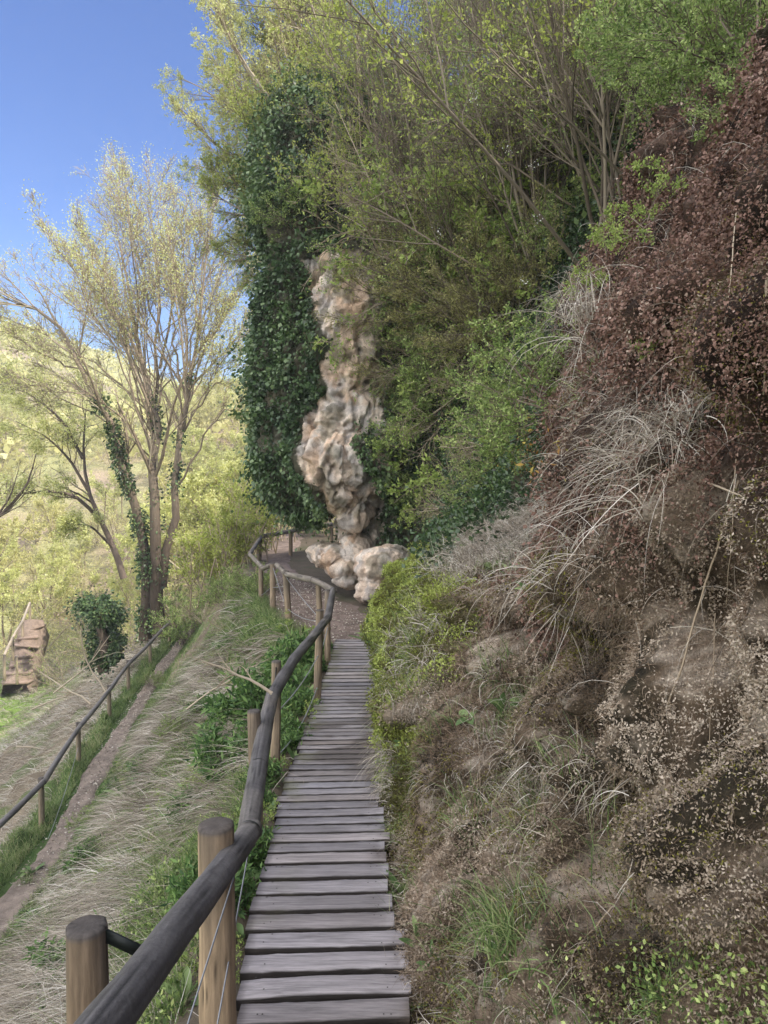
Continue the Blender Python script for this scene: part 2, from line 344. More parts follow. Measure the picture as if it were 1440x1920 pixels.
def surf(y, t, detail=True):
    y = np.asarray(y, float); t = np.asarray(t, float)
    x = F(y, t); P = np.stack([x, y, tz(t)], -1)
    if detail:
        near = 1-sstep(9, 14, y)
        drap = sstep(-.9, 0, t)*(1-sstep(3, 5, t))*(1-sstep(5.6, 6.6, y))
        q = P*np.array([1, 2.6, .45])
        d = fbm(P, .8, 3, 1)*.22+fbm(P, 2.6, 4, 2)*.11*(1+near)*.7+(1-np.abs(noise(q, 2.1, 4))*2)*.17*drap+fbm(q, 6, 2, 6)*.05*drap
        lowz = sstep(-.3, -.9, t)*near; d = d+lowz*((np.abs(noise(P, 2.0, 11))*.48-.14)*sstep(-2.0, -1.0, t)+(np.abs(noise(P, 4.2, 12))*.17-.04)+np.abs(noise(P, 9.5, 13))*.055+noise(P*np.array([1,1,.6]), 15, 14)*.014)
        d = d+drap*(np.abs(noise(P*np.array([1, 1, .7]), 3.2, 24))*.26-.07)*(1-sstep(5.8, 6.4, y)); d = d+lowz*(np.abs(noise(q, 3.0, 26))*.13-.03)
        for cy, cz, ry, rz, am in DENTS: d = d+am*np.exp(-((P[..., 1]-cy)/ry)**2-((P[..., 2]-cz)/rz)**2)
        lipz = -.95+(5.3-P[..., 1])*.20; d = d+.16*np.exp(-((P[..., 2]-lipz-.12)/.16)**2)*sstep(2.2, 3.0, P[..., 1])*sstep(5.9, 5.4, P[..., 1])-.14*np.exp(-((P[..., 2]-lipz+.22)/.13)**2)*sstep(2.2, 3.0, P[..., 1])*sstep(5.6, 5.0, P[..., 1])
        d = d+lowz*(.5-np.abs(noise(P*np.array([1, 1, .3]), 3.6, 28))*2)*.07
        foot = sstep(-2.35, -1.5, t); d = d-.06*sstep(-.8, -1.2, t)
        P = P+np.stack([-d*foot*.9, -d*foot*.2, d*0], -1)
    return P
def surf_n(y, t):
    e = .05
    a = surf(y+e, t)-surf(y-e, t); b = surf(y, t+e)-surf(y, t-e)
    n = unit(np.cross(b, a)); return np.where(n[..., :1] > 0, -n, n)

# ---------------------------------------------------------------- ground sheet
def axis(segs):
    out = []
    for a, b, s in segs: out.append(np.arange(a, b, s))
    return np.unique(np.round(np.concatenate(out), 4))
gx = axis([(-420, -120, 12), (-120, -40, 2.5), (-40, -14, .8), (-14, -9.5, .25), (-9.5, 1.2, .1), (1.2, 6, .8), (6, 400, 14)])
gy = axis([(-30, 0, 2), (0, 14, .1), (14, 30, .2), (30, 60, .6), (60, 160, 3), (160, 700, 14)])
X, Y = np.meshgrid(gx, gy, indexing='ij'); Z = ground_z(X, Y)
Z = Z-np.where(X > 1.2, np.minimum((X-1.2)*.3, 1.0), 0)
Z = np.where(Y > 250, Z-sstep(250, 600, Y)*60, Z)
def grid_quads(a, b):
    i = np.arange(a-1)[:, None]*b+np.arange(b-1)[None]
    return np.stack([i, i+b, i+b+1, i+1], -1).reshape(-1, 4)
V = np.stack([X, Y, Z], -1)
nn = fbm(V, .5, 4, 21); n2 = fbm(V, .09, 3, 31)
col = mix([.13, .105, .075], [.20, .165, .12], sstep(-.5, .5, nn))
col = mix(col, [.07, .12, .03], sstep(.15, .5, fbm(V, .9, 3, 41))*.8)
lowp = sstep(1.6, .5, np.abs(X-low_x(Y))); col = mix(col, [.05, .10, .022], lowp*.85)
meadow = sstep(-14, -17, X)*sstep(-34, -28, X)*sstep(46, 40, Y); col = mix(col, [.17, .27, .05], meadow*.9)
farm = sstep(38, 55, Y); col = mix(col, mix([.30, .235, .17], [.26, .26, .12], sstep(-.3, .3, n2)), farm)
shelf = sstep(0, .3, X-edge_x(Y)); col = mix(col, [.075, .06, .045], shelf*.8)
g = link('ground', make_mesh('ground', V, grid_quads(len(gx), len(gy)), M['soil'], col=col, smooth=True)); tag(g, kind='structure')

# hillside: bank, cliff and wooded slope on the right
hy = axis([(-9, .6, .25), (.6, 6.8, .026), (6.8, 11, .045), (11, 22, .12), (22, 60, .8)])
ht = axis([(-3.4, -2.4, .12), (-2.4, 3.0, .027), (3.0, 6, .1), (6, 20.5, .4)])
HY, HT = np.meshgrid(hy, ht, indexing='ij'); HP = surf(HY, HT)
def cliff_zones(P):
    """weights of the covers over the bank and cliff"""
    y, z = P[..., 1], P[..., 2]; n = fbm(P, 1.6, 3, 51)*.35; m = fbm(P, 3.5, 3, 61)
    green = sstep(4.5, 5.1, y+n*.5)*sstep(10.6, 10.0, y)*sstep(-.70, -.90, z+n*.4+.12*sstep(5.6, 4.8, y))*1.0
    green = np.maximum(green, sstep(3.9, 4.4, y+n*.5)*sstep(-1.5, -1.7, z+n*.3)*sstep(10, 9, y)*.95)
    brown = sstep(-.2, .15, z+n+.85-(5.3-y)*.22)*sstep(6.5, 6.1, y+n*.5)*sstep(.35, .0, z-np.interp(y, [0, 2, 3, 4.2, 5.3, 7], [1.3, 1.35, 1.6, 2.2, 2.8, 3.0]))
    low = sstep(6.6, 6.2, y+n)*sstep(.2, -.15, z+n+.85-(5.3-y)*.22)
    rockp = sstep(.02, .3, m+.35*noise(P, 9, 62))*low*(1-green)
    return green, brown*(1-green), low*(1-green), rockp
zg, zb, zl_, zr = cliff_zones(HP)
col = mix([.055, .05, .03], [.03, .035, .018], sstep(-.3, .3, fbm(HP, 1.3, 3, 71)))
col = mix(col, mix([.05, .032, .026], [.13, .085, .065], sstep(-.3, .3, fbm(HP, 5, 3, 72))), zb*.95)
col = mix(col, mix([.20, .145, .10], [.07, .05, .03], sstep(-.3, .3, fbm(HP, 4, 4, 77))), zl_*.9)
col = mix(col, [.035, .03, .018], sstep(.05, .3, fbm(HP*np.array([1, 1, .6]), 1.5, 3, 79))*zl_*.85)
col = mix(col, mix([.58, .49, .40], [.34, .26, .19], sstep(-.3, .3, fbm(HP, 8, 3, 78))), zr*.95)
col = mix(col, [.12, .12, .03], zg*.9)
hs = link('hillside', make_mesh('hillside', HP, grid_quads(len(hy), len(ht))[:, ::-1], M['cliff'], col=col, smooth=True)); tag(hs, kind='structure')

# paths as thin trodden sheets over the ground
def strip(name, ys, xc, half, seed, colr, dz=.03, nx=14, label=None):
    U = np.linspace(-1, 1, nx); YY = np.repeat(ys[:, None], nx, 1); p = np.stack([ys*0, ys, ys*0+seed], -1)
    wl = half[:, None]*(1+.35*noise(p, .9, seed)[:, None]+.2*noise(p, 4, seed+5)[:, None]); c = xc+.12*noise(p, .5, seed+3)
    XX = c[:, None]+U[None]*wl; ZZ_ = ground_z(XX, YY)+dz-.05*np.abs(U[None])**6
    Vv = np.stack([XX, YY, ZZ_], -1); cc = mix(colr, np.array(colr)*1.35, sstep(-.4, .4, fbm(Vv, 2.5, 4, seed)))
    o = link(name, make_mesh(name, Vv, grid_quads(len(ys), nx), M['path'], col=cc, smooth=True)); tag(o, kind='structure'); return o
ys = np.arange(0, 50, .15); strip('lower_path', ys, low_x(ys)+.02, ys*0+.25, 2, [.185, .15, .125], .05)
ys = np.arange(10.6, 34, .12)
strip('dirt_path', ys, ip(ys, [10.6, 12, 14, 17, 21, 25, 34], [-.5, -.75, -1.25, -2.15, -3.2, -3.9, -4.3]), ip(ys, [10.6, 12, 14, 17, 21, 34], [.45, .85, 1.05, .95, .6, .5]), 4, [.15, .115, .10], .035, 26)

# ---------------------------------------------------------------- boardwalk
rng = np.random.default_rng(5)
bw = empty('boardwalk', (-.25, 6, -2.3), 'narrow boardwalk of weathered grey planks running along the foot of the mossy bank', 'boardwalk')
def walk_l(y): return ip(y, [0, 2.7, 3.7, 5.03, 6.5, 8.3, 10.8], [-.46, -.565, -.635, -.70, -.74, -.755, -.735])
def walk_r(y): return ip(y, [0, 2.7, 3.7, 5.03, 6.5, 8.3, 10.8], [.12, .085, .02, -.045, -.09, -.11, -.08])
Vs, Qs, Cs = [], [], []; n0 = 0; y = .9
while y < 10.75:
    wd = rng.uniform(.104, .118); gap = rng.uniform(.022, .032)+.010*sstep(4, 6, y); ym = y+wd/2
    tiltz = rng.normal()*.003; rot = rng.normal()*.008; ang = ip(ym, [0, 5, 9, 10.8], [.03, .05, .02, -.06])
    xl_, xr_ = walk_l(ym)+rng.normal()*.012, walk_r(ym)+rng.normal()*.014
    K = 16; xs = np.linspace(xl_, xr_, K); b = .006
    prof = [(-wd/2, -.045), (-wd/2, -b), (-wd/2+b, 0), (-wd/6, .001), (wd/6, .001), (wd/2-b, 0), (wd/2, -b), (wd/2, -.045)]
    ring = []; slope_ = float(walk_z(ym+.15)-walk_z(ym-.15))/.3
    edgew = rng.normal(size=(2, K))*.0012
    base = np.array([.225, .208, .215])*rng.uniform(.74, 1.2)+np.array([.008, .003, -.003])*rng.normal()
    cup = rng.normal()*.003
    for i, xx in enumerate(xs):
        s = (xx-(xl_+xr_)/2)
        for j, (py_, pz_) in enumerate(prof):
            e = edgew[0, i] if j < 3 else (edgew[1, i] if j > 4 else 0)
            yy = ym+py_+e+s*(ang+rot); zz = walk_z(ym)+pz_+py_*slope_+s*tiltz+cup*(2*i/K-1)**2+rng.normal()*.0006
            ring.append((xx, yy, zz))
    ring = np.array(ring); Vs.append(ring)
    q = (np.arange(K-1)[:, None]*8+np.arange(7)[None]); Qs.append(np.stack([q, q+8, q+9, q+1], -1).reshape(-1, 4)+n0)
    Qs.append(np.array([[0, 1, 6, 7], [1, 2, 5, 6], [2, 3, 4, 5]])[:, ::-1]+n0); Qs.append(np.array([[0, 1, 6, 7], [1, 2, 5, 6], [2, 3, 4, 5]])+n0+8*(K-1))
    # soaked and mossy patches
    wn = fbm(ring, 1.6, 3, 81); wet = sstep(.1, .3, (ring[:, 0]-xl_)/(xr_-xl_)*.9-.35+wn*.8)*sstep(4.9, 5.6, ym)*sstep(8.4, 7.0, ym)
    c = np.repeat(base[None], len(ring), 0)*(1+.2*fbm(ring*np.array([.7, 3, 3]), 6, 2, 83))[:, None]
    c = mix(c, [.075, .062, .055], wet*.75)
    pj = np.tile(np.arange(8), K); c = np.where(((pj < 2) | (pj > 5))[:, None], np.array([.018, .014, .012])[None], c)  # plank sides painted near black, gap shade put into the colour
    c = mix(c, [.10, .10, .05], sstep(.25, .0, (ring[:, 0]-xl_))*sstep(-.1, .4, fbm(ring, 3, 2, 85))*.7)
    c = mix(c, [.06, .045, .035], sstep(.12, .0, xr_-ring[:, 0])*sstep(-.3, .4, fbm(ring, 5, 2, 86))*.8)
    Cs.append(c); n0 += len(ring)
    for sx in (xl_+.07, xl_+.10, xr_-.09, xr_-.06):
        cx, cy = sx+rng.normal()*.006, ym+rng.choice([-1, 1])*.028+rng.normal()*.004; cz = walk_z(cy)+(sx-(xl_+xr_)/2)*tiltz+.004; a4 = np.arange(4)*np.pi/2
        Vs.append(np.stack([cx+.0042*np.cos(a4), cy+.0042*np.sin(a4), cz+0*a4], -1)); Qs.append(np.array([[0, 1, 2, 3]])+n0); Cs.append(np.tile([.03, .025, .022], (4, 1))); n0 += 4
    y += wd+gap
me = make_mesh('deck', np.vstack(Vs)-np.array([-.25, 6, -2.3]), np.vstack(Qs), M['deck'], col=np.vstack(Cs)); link('deck', me, bw)
ys = np.arange(.9, 10.8, .3)
for off in (.13, -.13):
    xs = (walk_l(ys)+off) if off > 0 else (walk_r(ys)+off)
    P = np.stack([xs, ys, walk_z(ys)-.085], -1)[None]-np.array([-.25, 6, -2.3])
    v, q, r = tubes(P, np.full((1, len(ys)), .045), 4)
    link('support_beam', make_mesh('support_beam', v, q, M['post'], col=np.tile([.10, .08, .06], (len(v), 1))), bw)

# ---------------------------------------------------------------- fences
def log_mesh(name, pts, rads, mat, colf, S=20, sub=6, seed=0, origin=(0, 0, 0), cap=True, rough=.012):
    """a wooden log through pts with rounded irregular surface and closed ends"""
    pts = np.asarray(pts, float); rads = np.asarray(rads, float); n = len(pts)
    tt = np.linspace(0, n-1, (n-1)*sub+1); P = np.stack([np.interp(tt, np.arange(n), pts[:, k]) for k in range(3)], -1)
    if n > 2:
        for _ in range(6): P[1:-1] = (P[:-2]+2*P[1:-1]+P[2:])/4
    R = np.interp(tt, np.arange(n), rads)
    V, Q, _r = tubes(P[None], R[None], S); K = len(P); V = V.reshape(K, S, 3)
    c = P[:, None]; rad = V-c
    L = np.linalg.norm(pts[-1]-pts[0]); ax = unit(pts[-1]-pts[0]); along = (V-pts[0])@ax
    q = np.stack([rad[..., 0]/R[:, None]*1.2, rad[..., 1]/R[:, None]*1.2, rad[..., 2]/R[:, None]*1.2+along*2.5], -1)
    k = 1+rough*6*noise(q, 1.3, seed)+rough*2*noise(q, 5, seed+2)
    gq = np.stack([rad[..., 0]/R[:, None], rad[..., 1]/R[:, None], rad[..., 2]/R[:, None]], -1); gq = gq-ax*(gq@ax)[..., None]; gq = gq*5.5+ax*(along*1.6)[..., None]+7*seed; gr = noise(gq, 1, seed)+.6*noise(gq, 2.3, seed+3); crack = sstep(.10, .0, np.abs(noise(gq, .55, seed+9)))*sstep(.0, .3, noise(q, .6, seed+7)); k = k-crack*.035
    V = c+rad*k[..., None]
    # bevel and end caps
    e0 = P[0]+(V[0]-P[0])*.86-unit(P[1]-P[0])*R[0]*.10; e1 = P[-1]+(V[-1]-P[-1])*.86+unit(P[-1]-P[-2])*R[-1]*.10
    rings = [e0, *V, e1]; V = np.array(rings); KK = len(V)
    inner0 = (V[0]-V[0].mean(0))*.45+V[0].mean(0); inner1 = (V[-1]-V[-1].mean(0))*.45+V[-1].mean(0)
    V = np.concatenate([[V[0]*0+V[0].mean(0)], [inner0], V, [inner1], [V[-1]*0+V[-1].mean(0)]]); KK = len(V)
    b = np.arange(KK-1)[:, None]*S; j = np.arange(S)[None]; j2 = (j+1) % S
    Q = np.stack([b+j, b+j2, b+S+j2, b+S+j], -1).reshape(-1, 4)
    Vf = V.reshape(-1, 3); col = colf(Vf, (Vf-pts[0])@ax/L)
    pad = lambda a: np.concatenate([a[:1]*0, a[:1]*0, a[:1], a, a[-1:], a[-1:]*0, a[-1:]*0]).reshape(-1, 1); col = col*(1+.42*pad(gr))*(1-.75*pad(crack))
    return make_mesh(name, Vf-np.asarray(origin), Q, mat, col=col, smooth=True)
def post_col(base, topdark=.5):
    def f(V, t):
        c = np.tile(np.array(base), (len(V), 1))*(1+.25*noise(V, 5, 3))[:, None]
        c = mix(c, [.10, .085, .07], sstep(.3, 1, t)*.35+sstep(.0, .35, noise(V*np.array([1, 1, .25]), 9, 5))*.3)
        return mix(c, [.055, .05, .048], sstep(.985, 1.0, t)*.85)
    return f
def rail_col(base):
    def f(V, t):
        c = np.tile(np.array(base), (len(V), 1))*(1+.35*noise(V, 4, 6))[:, None]
        return mix(c, [.20, .18, .16], sstep(.15, .5, noise(V*np.array([1, 1, 1]), 2.3, 8))*.4)
    return f
def sagwire(par, a, b, sag, r, org, name='cable'):
    a, b = np.asarray(a, float), np.asarray(b, float); t = np.linspace(0, 1, 12)[:, None]
    P = a*(1-t)+b*t-np.array([0, 0, 1.])*sag*4*t*(1-t)
    v, q, _ = tubes(P[None], np.full((1, 12), r), 5); return link(name, make_mesh(name, v-np.asarray(org), q, M['metal'], col=np.tile([.22, .23, .25], (len(v), 1)), smooth=True), par)
forg = np.array([-1.2, 8, -2.4])
fence = empty('log_fence', forg, 'near log handrail on round tan posts with steel cables beside the boardwalk', 'fence')
# (px, top py, bottom py, depth, radius, lean px)
posts = [(162, 1738, None, 1.80, .050, 0), (405, 1548, None, 2.36, .0585, 0), (476, 1333, 1640, 4.1, .037, 5), (518, 1240, 1475, 5.5, .037, -4),
         (600, 1144, 1306, 7.9, .042, -8), (614, 1106, 1222, 9.6, .040, 0), (596, 1085, 1172, 10.9, .042, 7), (536, 1071, 1162, 13.4, .062, 5), (511, 1056, 1140, 14.7, .058, 0),
         (489, 1064, 1132, 16.0, .050, 0), (482, 1040, 1112, 17.5, .055, 3), (487, 1004, 1046, 25.0, .09, -2), (545, 994, 1042, 26.5, .07, 0), (621, 982, 1030, 27.5, .075, 1)]
PT = []
for i, (px, ty, by, d, r, ln) in enumerate(posts):
    top = at(px, ty, d)
    if by is None: bot = top.copy(); bot[2] = -2.35
    else: bot = at(px+ln, by, d); bot[1] = top[1]
    bot[2] = min(bot[2], float(ground_z(bot[0], bot[1]))-.15)
    base = [[.27, .19, .12], [.36, .26, .165], [.24, .18, .125], [.25, .19, .13]][min(i, 3)]
    me = log_mesh('post', [bot, (bot*.5+top*.5), top], [r*1.04, r*1.02, r], M['post'], post_col(base), S=44 if i < 5 else 20, sub=44 if i < 5 else 12, seed=i, origin=forg)
    po = link('post', me, fence); PT.append((bot, top, r))
def rp(l): return [at(px, py, d) for px, py, d, r in l], [r for *_, r in l]
rails = [[(40, 2130, 1.13, .047), (200, 1918, 1.42, .047), (402, 1650, 2.15, .043), (472, 1556, 2.62, .040)],
         [(464, 1566, 2.58, .041), (484, 1440, 3.5, .044), (500, 1345, 4.35, .045), (512, 1300, 4.9, .044)],
         [(510, 1305, 4.85, .045), (552, 1235, 6.0, .044), (590, 1190, 7.1, .043), (616, 1156, 8.3, .043)],
         [(614, 1160, 8.2, .045), (619, 1135, 8.9, .044), (624, 1106, 9.75, .042)],
         [(626, 1108, 9.7, .045), (604, 1095, 10.6, .045), (588, 1088, 10.9, .045)],
         [(586, 1087, 10.9, .045), (560, 1082, 12.0, .05), (538, 1077, 13.3, .05)],
         [(534, 1073, 13.3, .05), (519, 1059, 14.2, .05)],
         [(508, 1060, 14.7, .05), (492, 1066, 15.8, .045)],
         [(492, 1064, 15.9, .05), (480, 1052, 16.8, .05), (469, 1040, 17.9, .05)],
         [(468, 1040, 18, .055), (478, 1024, 21, .055), (490, 1006, 25, .06)],
         [(489, 1006, 24.9, .075), (545, 996, 26.3, .075), (622, 983, 27.3, .075)]]
RL = []
for i, l in enumerate(rails):
    p, r = rp(l); RL.append(p)
    me = log_mesh('rail', p, r, M['rail'], rail_col([.085, .08, .08] if i < 4 else [.15, .13, .11]), S=40 if i < 4 else 18, sub=36 if i < 4 else 12, seed=20+i, origin=forg, rough=.015)
    ro = link('rail', me, fence)
def band(c, ax, r, name, par, w_=.012):
    ax = unit(np.asarray(ax, float)); P = np.stack([c-ax*w_/2, c+ax*w_/2])[None]; v, q, _ = tubes(P, np.full((1, 2), r), 20)
    link(name, make_mesh(name, v-forg, q, M['dark'], col=np.tile([.02, .022, .022], (len(v), 1)), smooth=True), par)
band(np.array(RL[0][-1])*.9+np.array(RL[0][-2])*.1, RL[0][-1]-RL[0][-2], .0465, 'strap', fence)
band(np.array(RL[1][1]), RL[1][2]-RL[1][0], .0475, 'strap', fence, .01)
band(np.array(RL[2][0])*.9+np.array(RL[2][1])*.1, RL[2][1]-RL[2][0], .0475, 'strap', fence, .01)
# angle brackets holding rail to the posts
def bracket(i, rc, sgn=1):
    bot, top, r = PT[i]; c = top+np.array([0, 0, -.055]); c[2] = min(c[2], rc[2]-.012); d = unit(rc-c); d[2] = 0; d = unit(d); s = np.array([-d[1], d[0], 0])
    vv = []; a = c+d*r*.95; b_ = a+d*min(np.linalg.norm((rc-a)[:2]), .09); b_[2] = c[2]
    for h in (-.028, .028):
        for q_ in (a-s*.004+[0, 0, .03], a+s*.004+[0, 0, .03], b_+s*.004-[0, 0, .02], b_-s*.004-[0, 0, .02]): vv.append(q_+np.array([0, 0, h*.6]))
    Q = np.array([[0, 1, 2, 3], [7, 6, 5, 4], [0, 4, 5, 1], [1, 5, 6, 2], [2, 6, 7, 3], [3, 7, 4, 0]])
    link('bracket', make_mesh('bracket', np.array(vv)-forg, Q, M['dark'], col=np.tile([.010, .013, .012], (8, 1))), fence)
_a, _b = at(200, 1918, 1.42), at(472, 1556, 2.62); onrail = lambda y: _a+(_b-_a)*(y-_a[1])/(_b[1]-_a[1])
bracket(0, onrail(PT[0][1][1]+.02)); bracket(1, onrail(PT[1][1][1])); bracket(2, np.array(RL[1][2])); bracket(3, np.array(RL[2][0])); bracket(4, np.array(at(612, 1162, 8.0)))
# cables under the rail
def pt(i, f): b, t, r = PT[i]; return b*(1-f)+t*f
wires = [(at(330, 1990, 1.9), at(440, 1640, 2.3), .0), (at(395, 1990, 2.1), at(468, 1585, 2.7), .0), (at(440, 1640, 2.3), pt(2, .55)+np.array([.05, 0, 0]), .03),
         (pt(2, .75), pt(3, .72), .04), (pt(3, .62), pt(4, .62), .05), (pt(4, .35), pt(3, .3), .10), (pt(4, .6), pt(5, .6), .04), (pt(5, .6), pt(7, .9), .03), (pt(6, .45), pt(7, .35), .06),
         (pt(7, .3), pt(8, .95), .03), (pt(7, .75), pt(8, .55), .01), (pt(8, .6), pt(9, .3), .03), (pt(9, .6), pt(10, .6), .03), (pt(8, .9), pt(10, .75), .05)]
for a, b, s in wires: sagwire(fence, a, b, s, .0028 if a[1] < 5 else .006, forg)

lorg = np.array([-7.8, 20, -7.0])
lf_ = empty('log_fence', lorg, 'lower log fence on thin posts beside the footpath down the slope', 'fence')
lp = [(4, None, 11.9), (65, 1525, 14.2), (138, 1425, 17.5), (198, 1347, 20.7), (235, 1297, 23.6), (277, 1250, 26.8), (314, 1208, 30.5), (340, 1176, 34)]
ltop = []
for i, (px, by, d) in enumerate(lp):
    x = (px-720)/FPX*d; x = float(low_x(d)) - .62 if by is None else x
    zb_ = float(ground_z(x, d)); b = np.array([x, d, zb_-.3]); t = np.array([x, d, -7.0+.98])
    link('post', log_mesh('post', [b, t], [.062, .058], M['post'], post_col([.24, .19, .13]), S=12, sub=5, seed=50+i, origin=lorg), lf_); ltop.append(t)
pre = np.array([ltop[0][0]+.5, 8.0, -6.0]); seq = [pre]+ltop
for i in range(len(seq)-2):
    a, b = seq[i].copy(), seq[i+1].copy(); o_ = np.array([.07, 0, -.06]); a = a+o_; b = b+o_
    m_ = (a+b)/2+np.array([0, 0, .03*(-1)**i])
    link('rail', log_mesh('rail', [a+(a-b)*.015, m_, b+(b-a)*.015], [.062, .058, .056], M['rail'], rail_col([.13, .12, .115]), S=12, sub=5, seed=70+i, origin=lorg), lf_)
sagwire(lf_, ltop[2]+np.array([0, 0, -.6]), ltop[1]+np.array([.6, -1, -.75]), .1, .006, lorg)

# ---------------------------------------------------------------- rock pillar
# ivy over the pillar
def inpoly(x, y, poly):
    ins = np.zeros(np.shape(x), bool); n = len(poly)
    for i in range(n):
        x1, y1 = poly[i]; x2, y2 = poly[(i+1) % n]
        c = ((y1 > y) != (y2 > y)) & (x < (x2-x1)*(y-y1)/(y2-y1+1e-9)+x1); ins ^= c
    return ins
bare = [(560, 485), (600, 470), (700, 465), (712, 560), (718, 640), (712, 700), (745, 700), (735, 760), (715, 800), (735, 800), (748, 890), (722, 880), (700, 850), (690, 800), (655, 830), (690, 880), (720, 930), (720, 955), (700, 975),
        (655, 1050), (600, 975), (620, 935), (575, 900), (568, 790), (612, 730), (606, 640), (600, 560), (575, 545)]
bare2 = [(655, 965), (700, 960), (725, 1010), (720, 1060), (640, 1060)]
def blob_mesh(name, ells, voxel, seed, colf, mat, amp=.10, flute=.05, smooth=34):
    """union of ellipsoids, remeshed into one rock skin and weathered"""
    Vs, Fs = [], []; n = 0; a, b = 16, 24
    th = np.linspace(0.001, np.pi-.001, a); ph = np.arange(b)/b*2*np.pi
    S = np.stack([np.sin(th)[:, None]*np.cos(ph)[None], np.sin(th)[:, None]*np.sin(ph)[None], np.cos(th)[:, None]+0*ph[None]], -1)
    i = np.arange(a-1)[:, None]*b; j = np.arange(b)[None]; j2 = (j+1) % b
    q = np.stack([i+j, i+b+j, i+b+j2, i+j2], -1).reshape(-1, 4)
    for c, r in ells:
        Vs.append((S*np.asarray(r)+np.asarray(c)).reshape(-1, 3)); Fs.append(q+n); n += a*b
    me = make_mesh(name+'_raw', np.vstack(Vs), np.vstack(Fs), mat); o = link(name+'_raw', me)
    md = o.modifiers.new('r', 'REMESH'); md.mode = 'VOXEL'; md.voxel_size = voxel; md.adaptivity = 0
    sm = o.modifiers.new('s', 'SMOOTH'); sm.factor = .8; sm.iterations = smooth
    dg = bpy.context.evaluated_depsgraph_get(); em = bpy.data.meshes.new_from_object(o.evaluated_get(dg))
    nv = len(em.vertices); V = np.empty(nv*3, np.float32); em.vertices.foreach_get('co', V); V = V.reshape(-1, 3).astype(float)
    N = np.empty(nv*3, np.float32); em.vertices.foreach_get('normal', N); N = N.reshape(-1, 3)
    Q = np.array([list(p.vertices) if len(p.vertices) == 4 else list(p.vertices)+[p.vertices[-1]] for p in em.polygons], np.int32)
    bpy.data.objects.remove(o); 
    side = 1-np.abs(N[:, 2:3])
    q = V*np.array([1, 1, .28])
    q2 = V*np.array([1, 1, .42])+fbm(V, .9, 2, seed+11)[:, None]*.35
    d = fbm(V, .8, 2, seed)*amp*.9
    d = d+noise(q2, 1.5, seed+6)*amp*1.1+noise(q2, 3.2, seed+7)*amp*.55+fbm(V*np.array([1, 1, .7]), 6, 4, seed+8)*amp*.30
    for fr, am in ((1.05, .9), (2.3, .35)):
        ph = -V[:, 2]*fr+fbm(V*np.array([1, 1, .25]), 1.3*fr, 3, seed+31+fr)*1.5; fr_ = ph-np.floor(ph); d = d+amp*am*(fr_**1.3*sstep(1.0, .9, fr_)-.35)*side[:, 0]
    qv = V*np.array([1, 1, .13])+fbm(V, 1.2, 2, seed+12)[:, None]*.10
    d = d+(.5-np.abs(noise(qv, 2.4, seed+1)))*flute*side[:, 0]*3.4+(.5-np.abs(noise(qv, 5.5, seed+2)))*flute*1.7*side[:, 0]+(.5-np.abs(noise(qv, 12, seed+3)))*flute*.5*side[:, 0]+fbm(V, 14, 3, seed+15)*.022
    d = d-sstep(.30, .5, noise(V, 7, seed+21))*amp*.5
    V = V+N*d[:, None]
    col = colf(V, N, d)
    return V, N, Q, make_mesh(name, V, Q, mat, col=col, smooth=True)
def rock_col(V, N, d):
    c = mix([.54, .43, .34], [.72, .60, .49], sstep(-.4, .4, fbm(V, 1.1, 3, 90)))
    c = mix(c, [.36, .335, .32], sstep(-.1, .4, fbm(V, 1.9, 3, 91))*.8)
    c = mix(c, [.56, .36, .22], sstep(.05, .4, fbm(V*np.array([1, 1, .5]), 1.4, 3, 95))*.5)
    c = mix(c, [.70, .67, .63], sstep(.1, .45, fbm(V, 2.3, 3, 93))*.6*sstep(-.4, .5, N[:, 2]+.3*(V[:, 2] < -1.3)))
    c = c*(1+.22*noise(V*np.array([1, 1, .3]), 6, 97)+.2*fbm(V, 9, 3, 98))[:, None]
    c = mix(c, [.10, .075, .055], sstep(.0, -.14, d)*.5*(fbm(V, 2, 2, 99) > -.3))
    c = mix(c, [.10, .095, .055], sstep(.2, .45, fbm(V, 1.5, 3, 94))*.6)
    if V[:, 2].max() > 2:
        u, v, _ = proj(V+np.stack([noise(V, 1.8, 3)*.25, V[:, 0]*0, noise(V, 1.8, 7)*.25], -1))
        c = mix(c, [.045, .05, .028], (~(inpoly(u, v, bare) | inpoly(u, v, bare2)))*.92)
    return c
def ell(px, py, d, rx, ry, rz): return at(px, py, d), (rx*d/FPX, rz, ry*d/FPX)
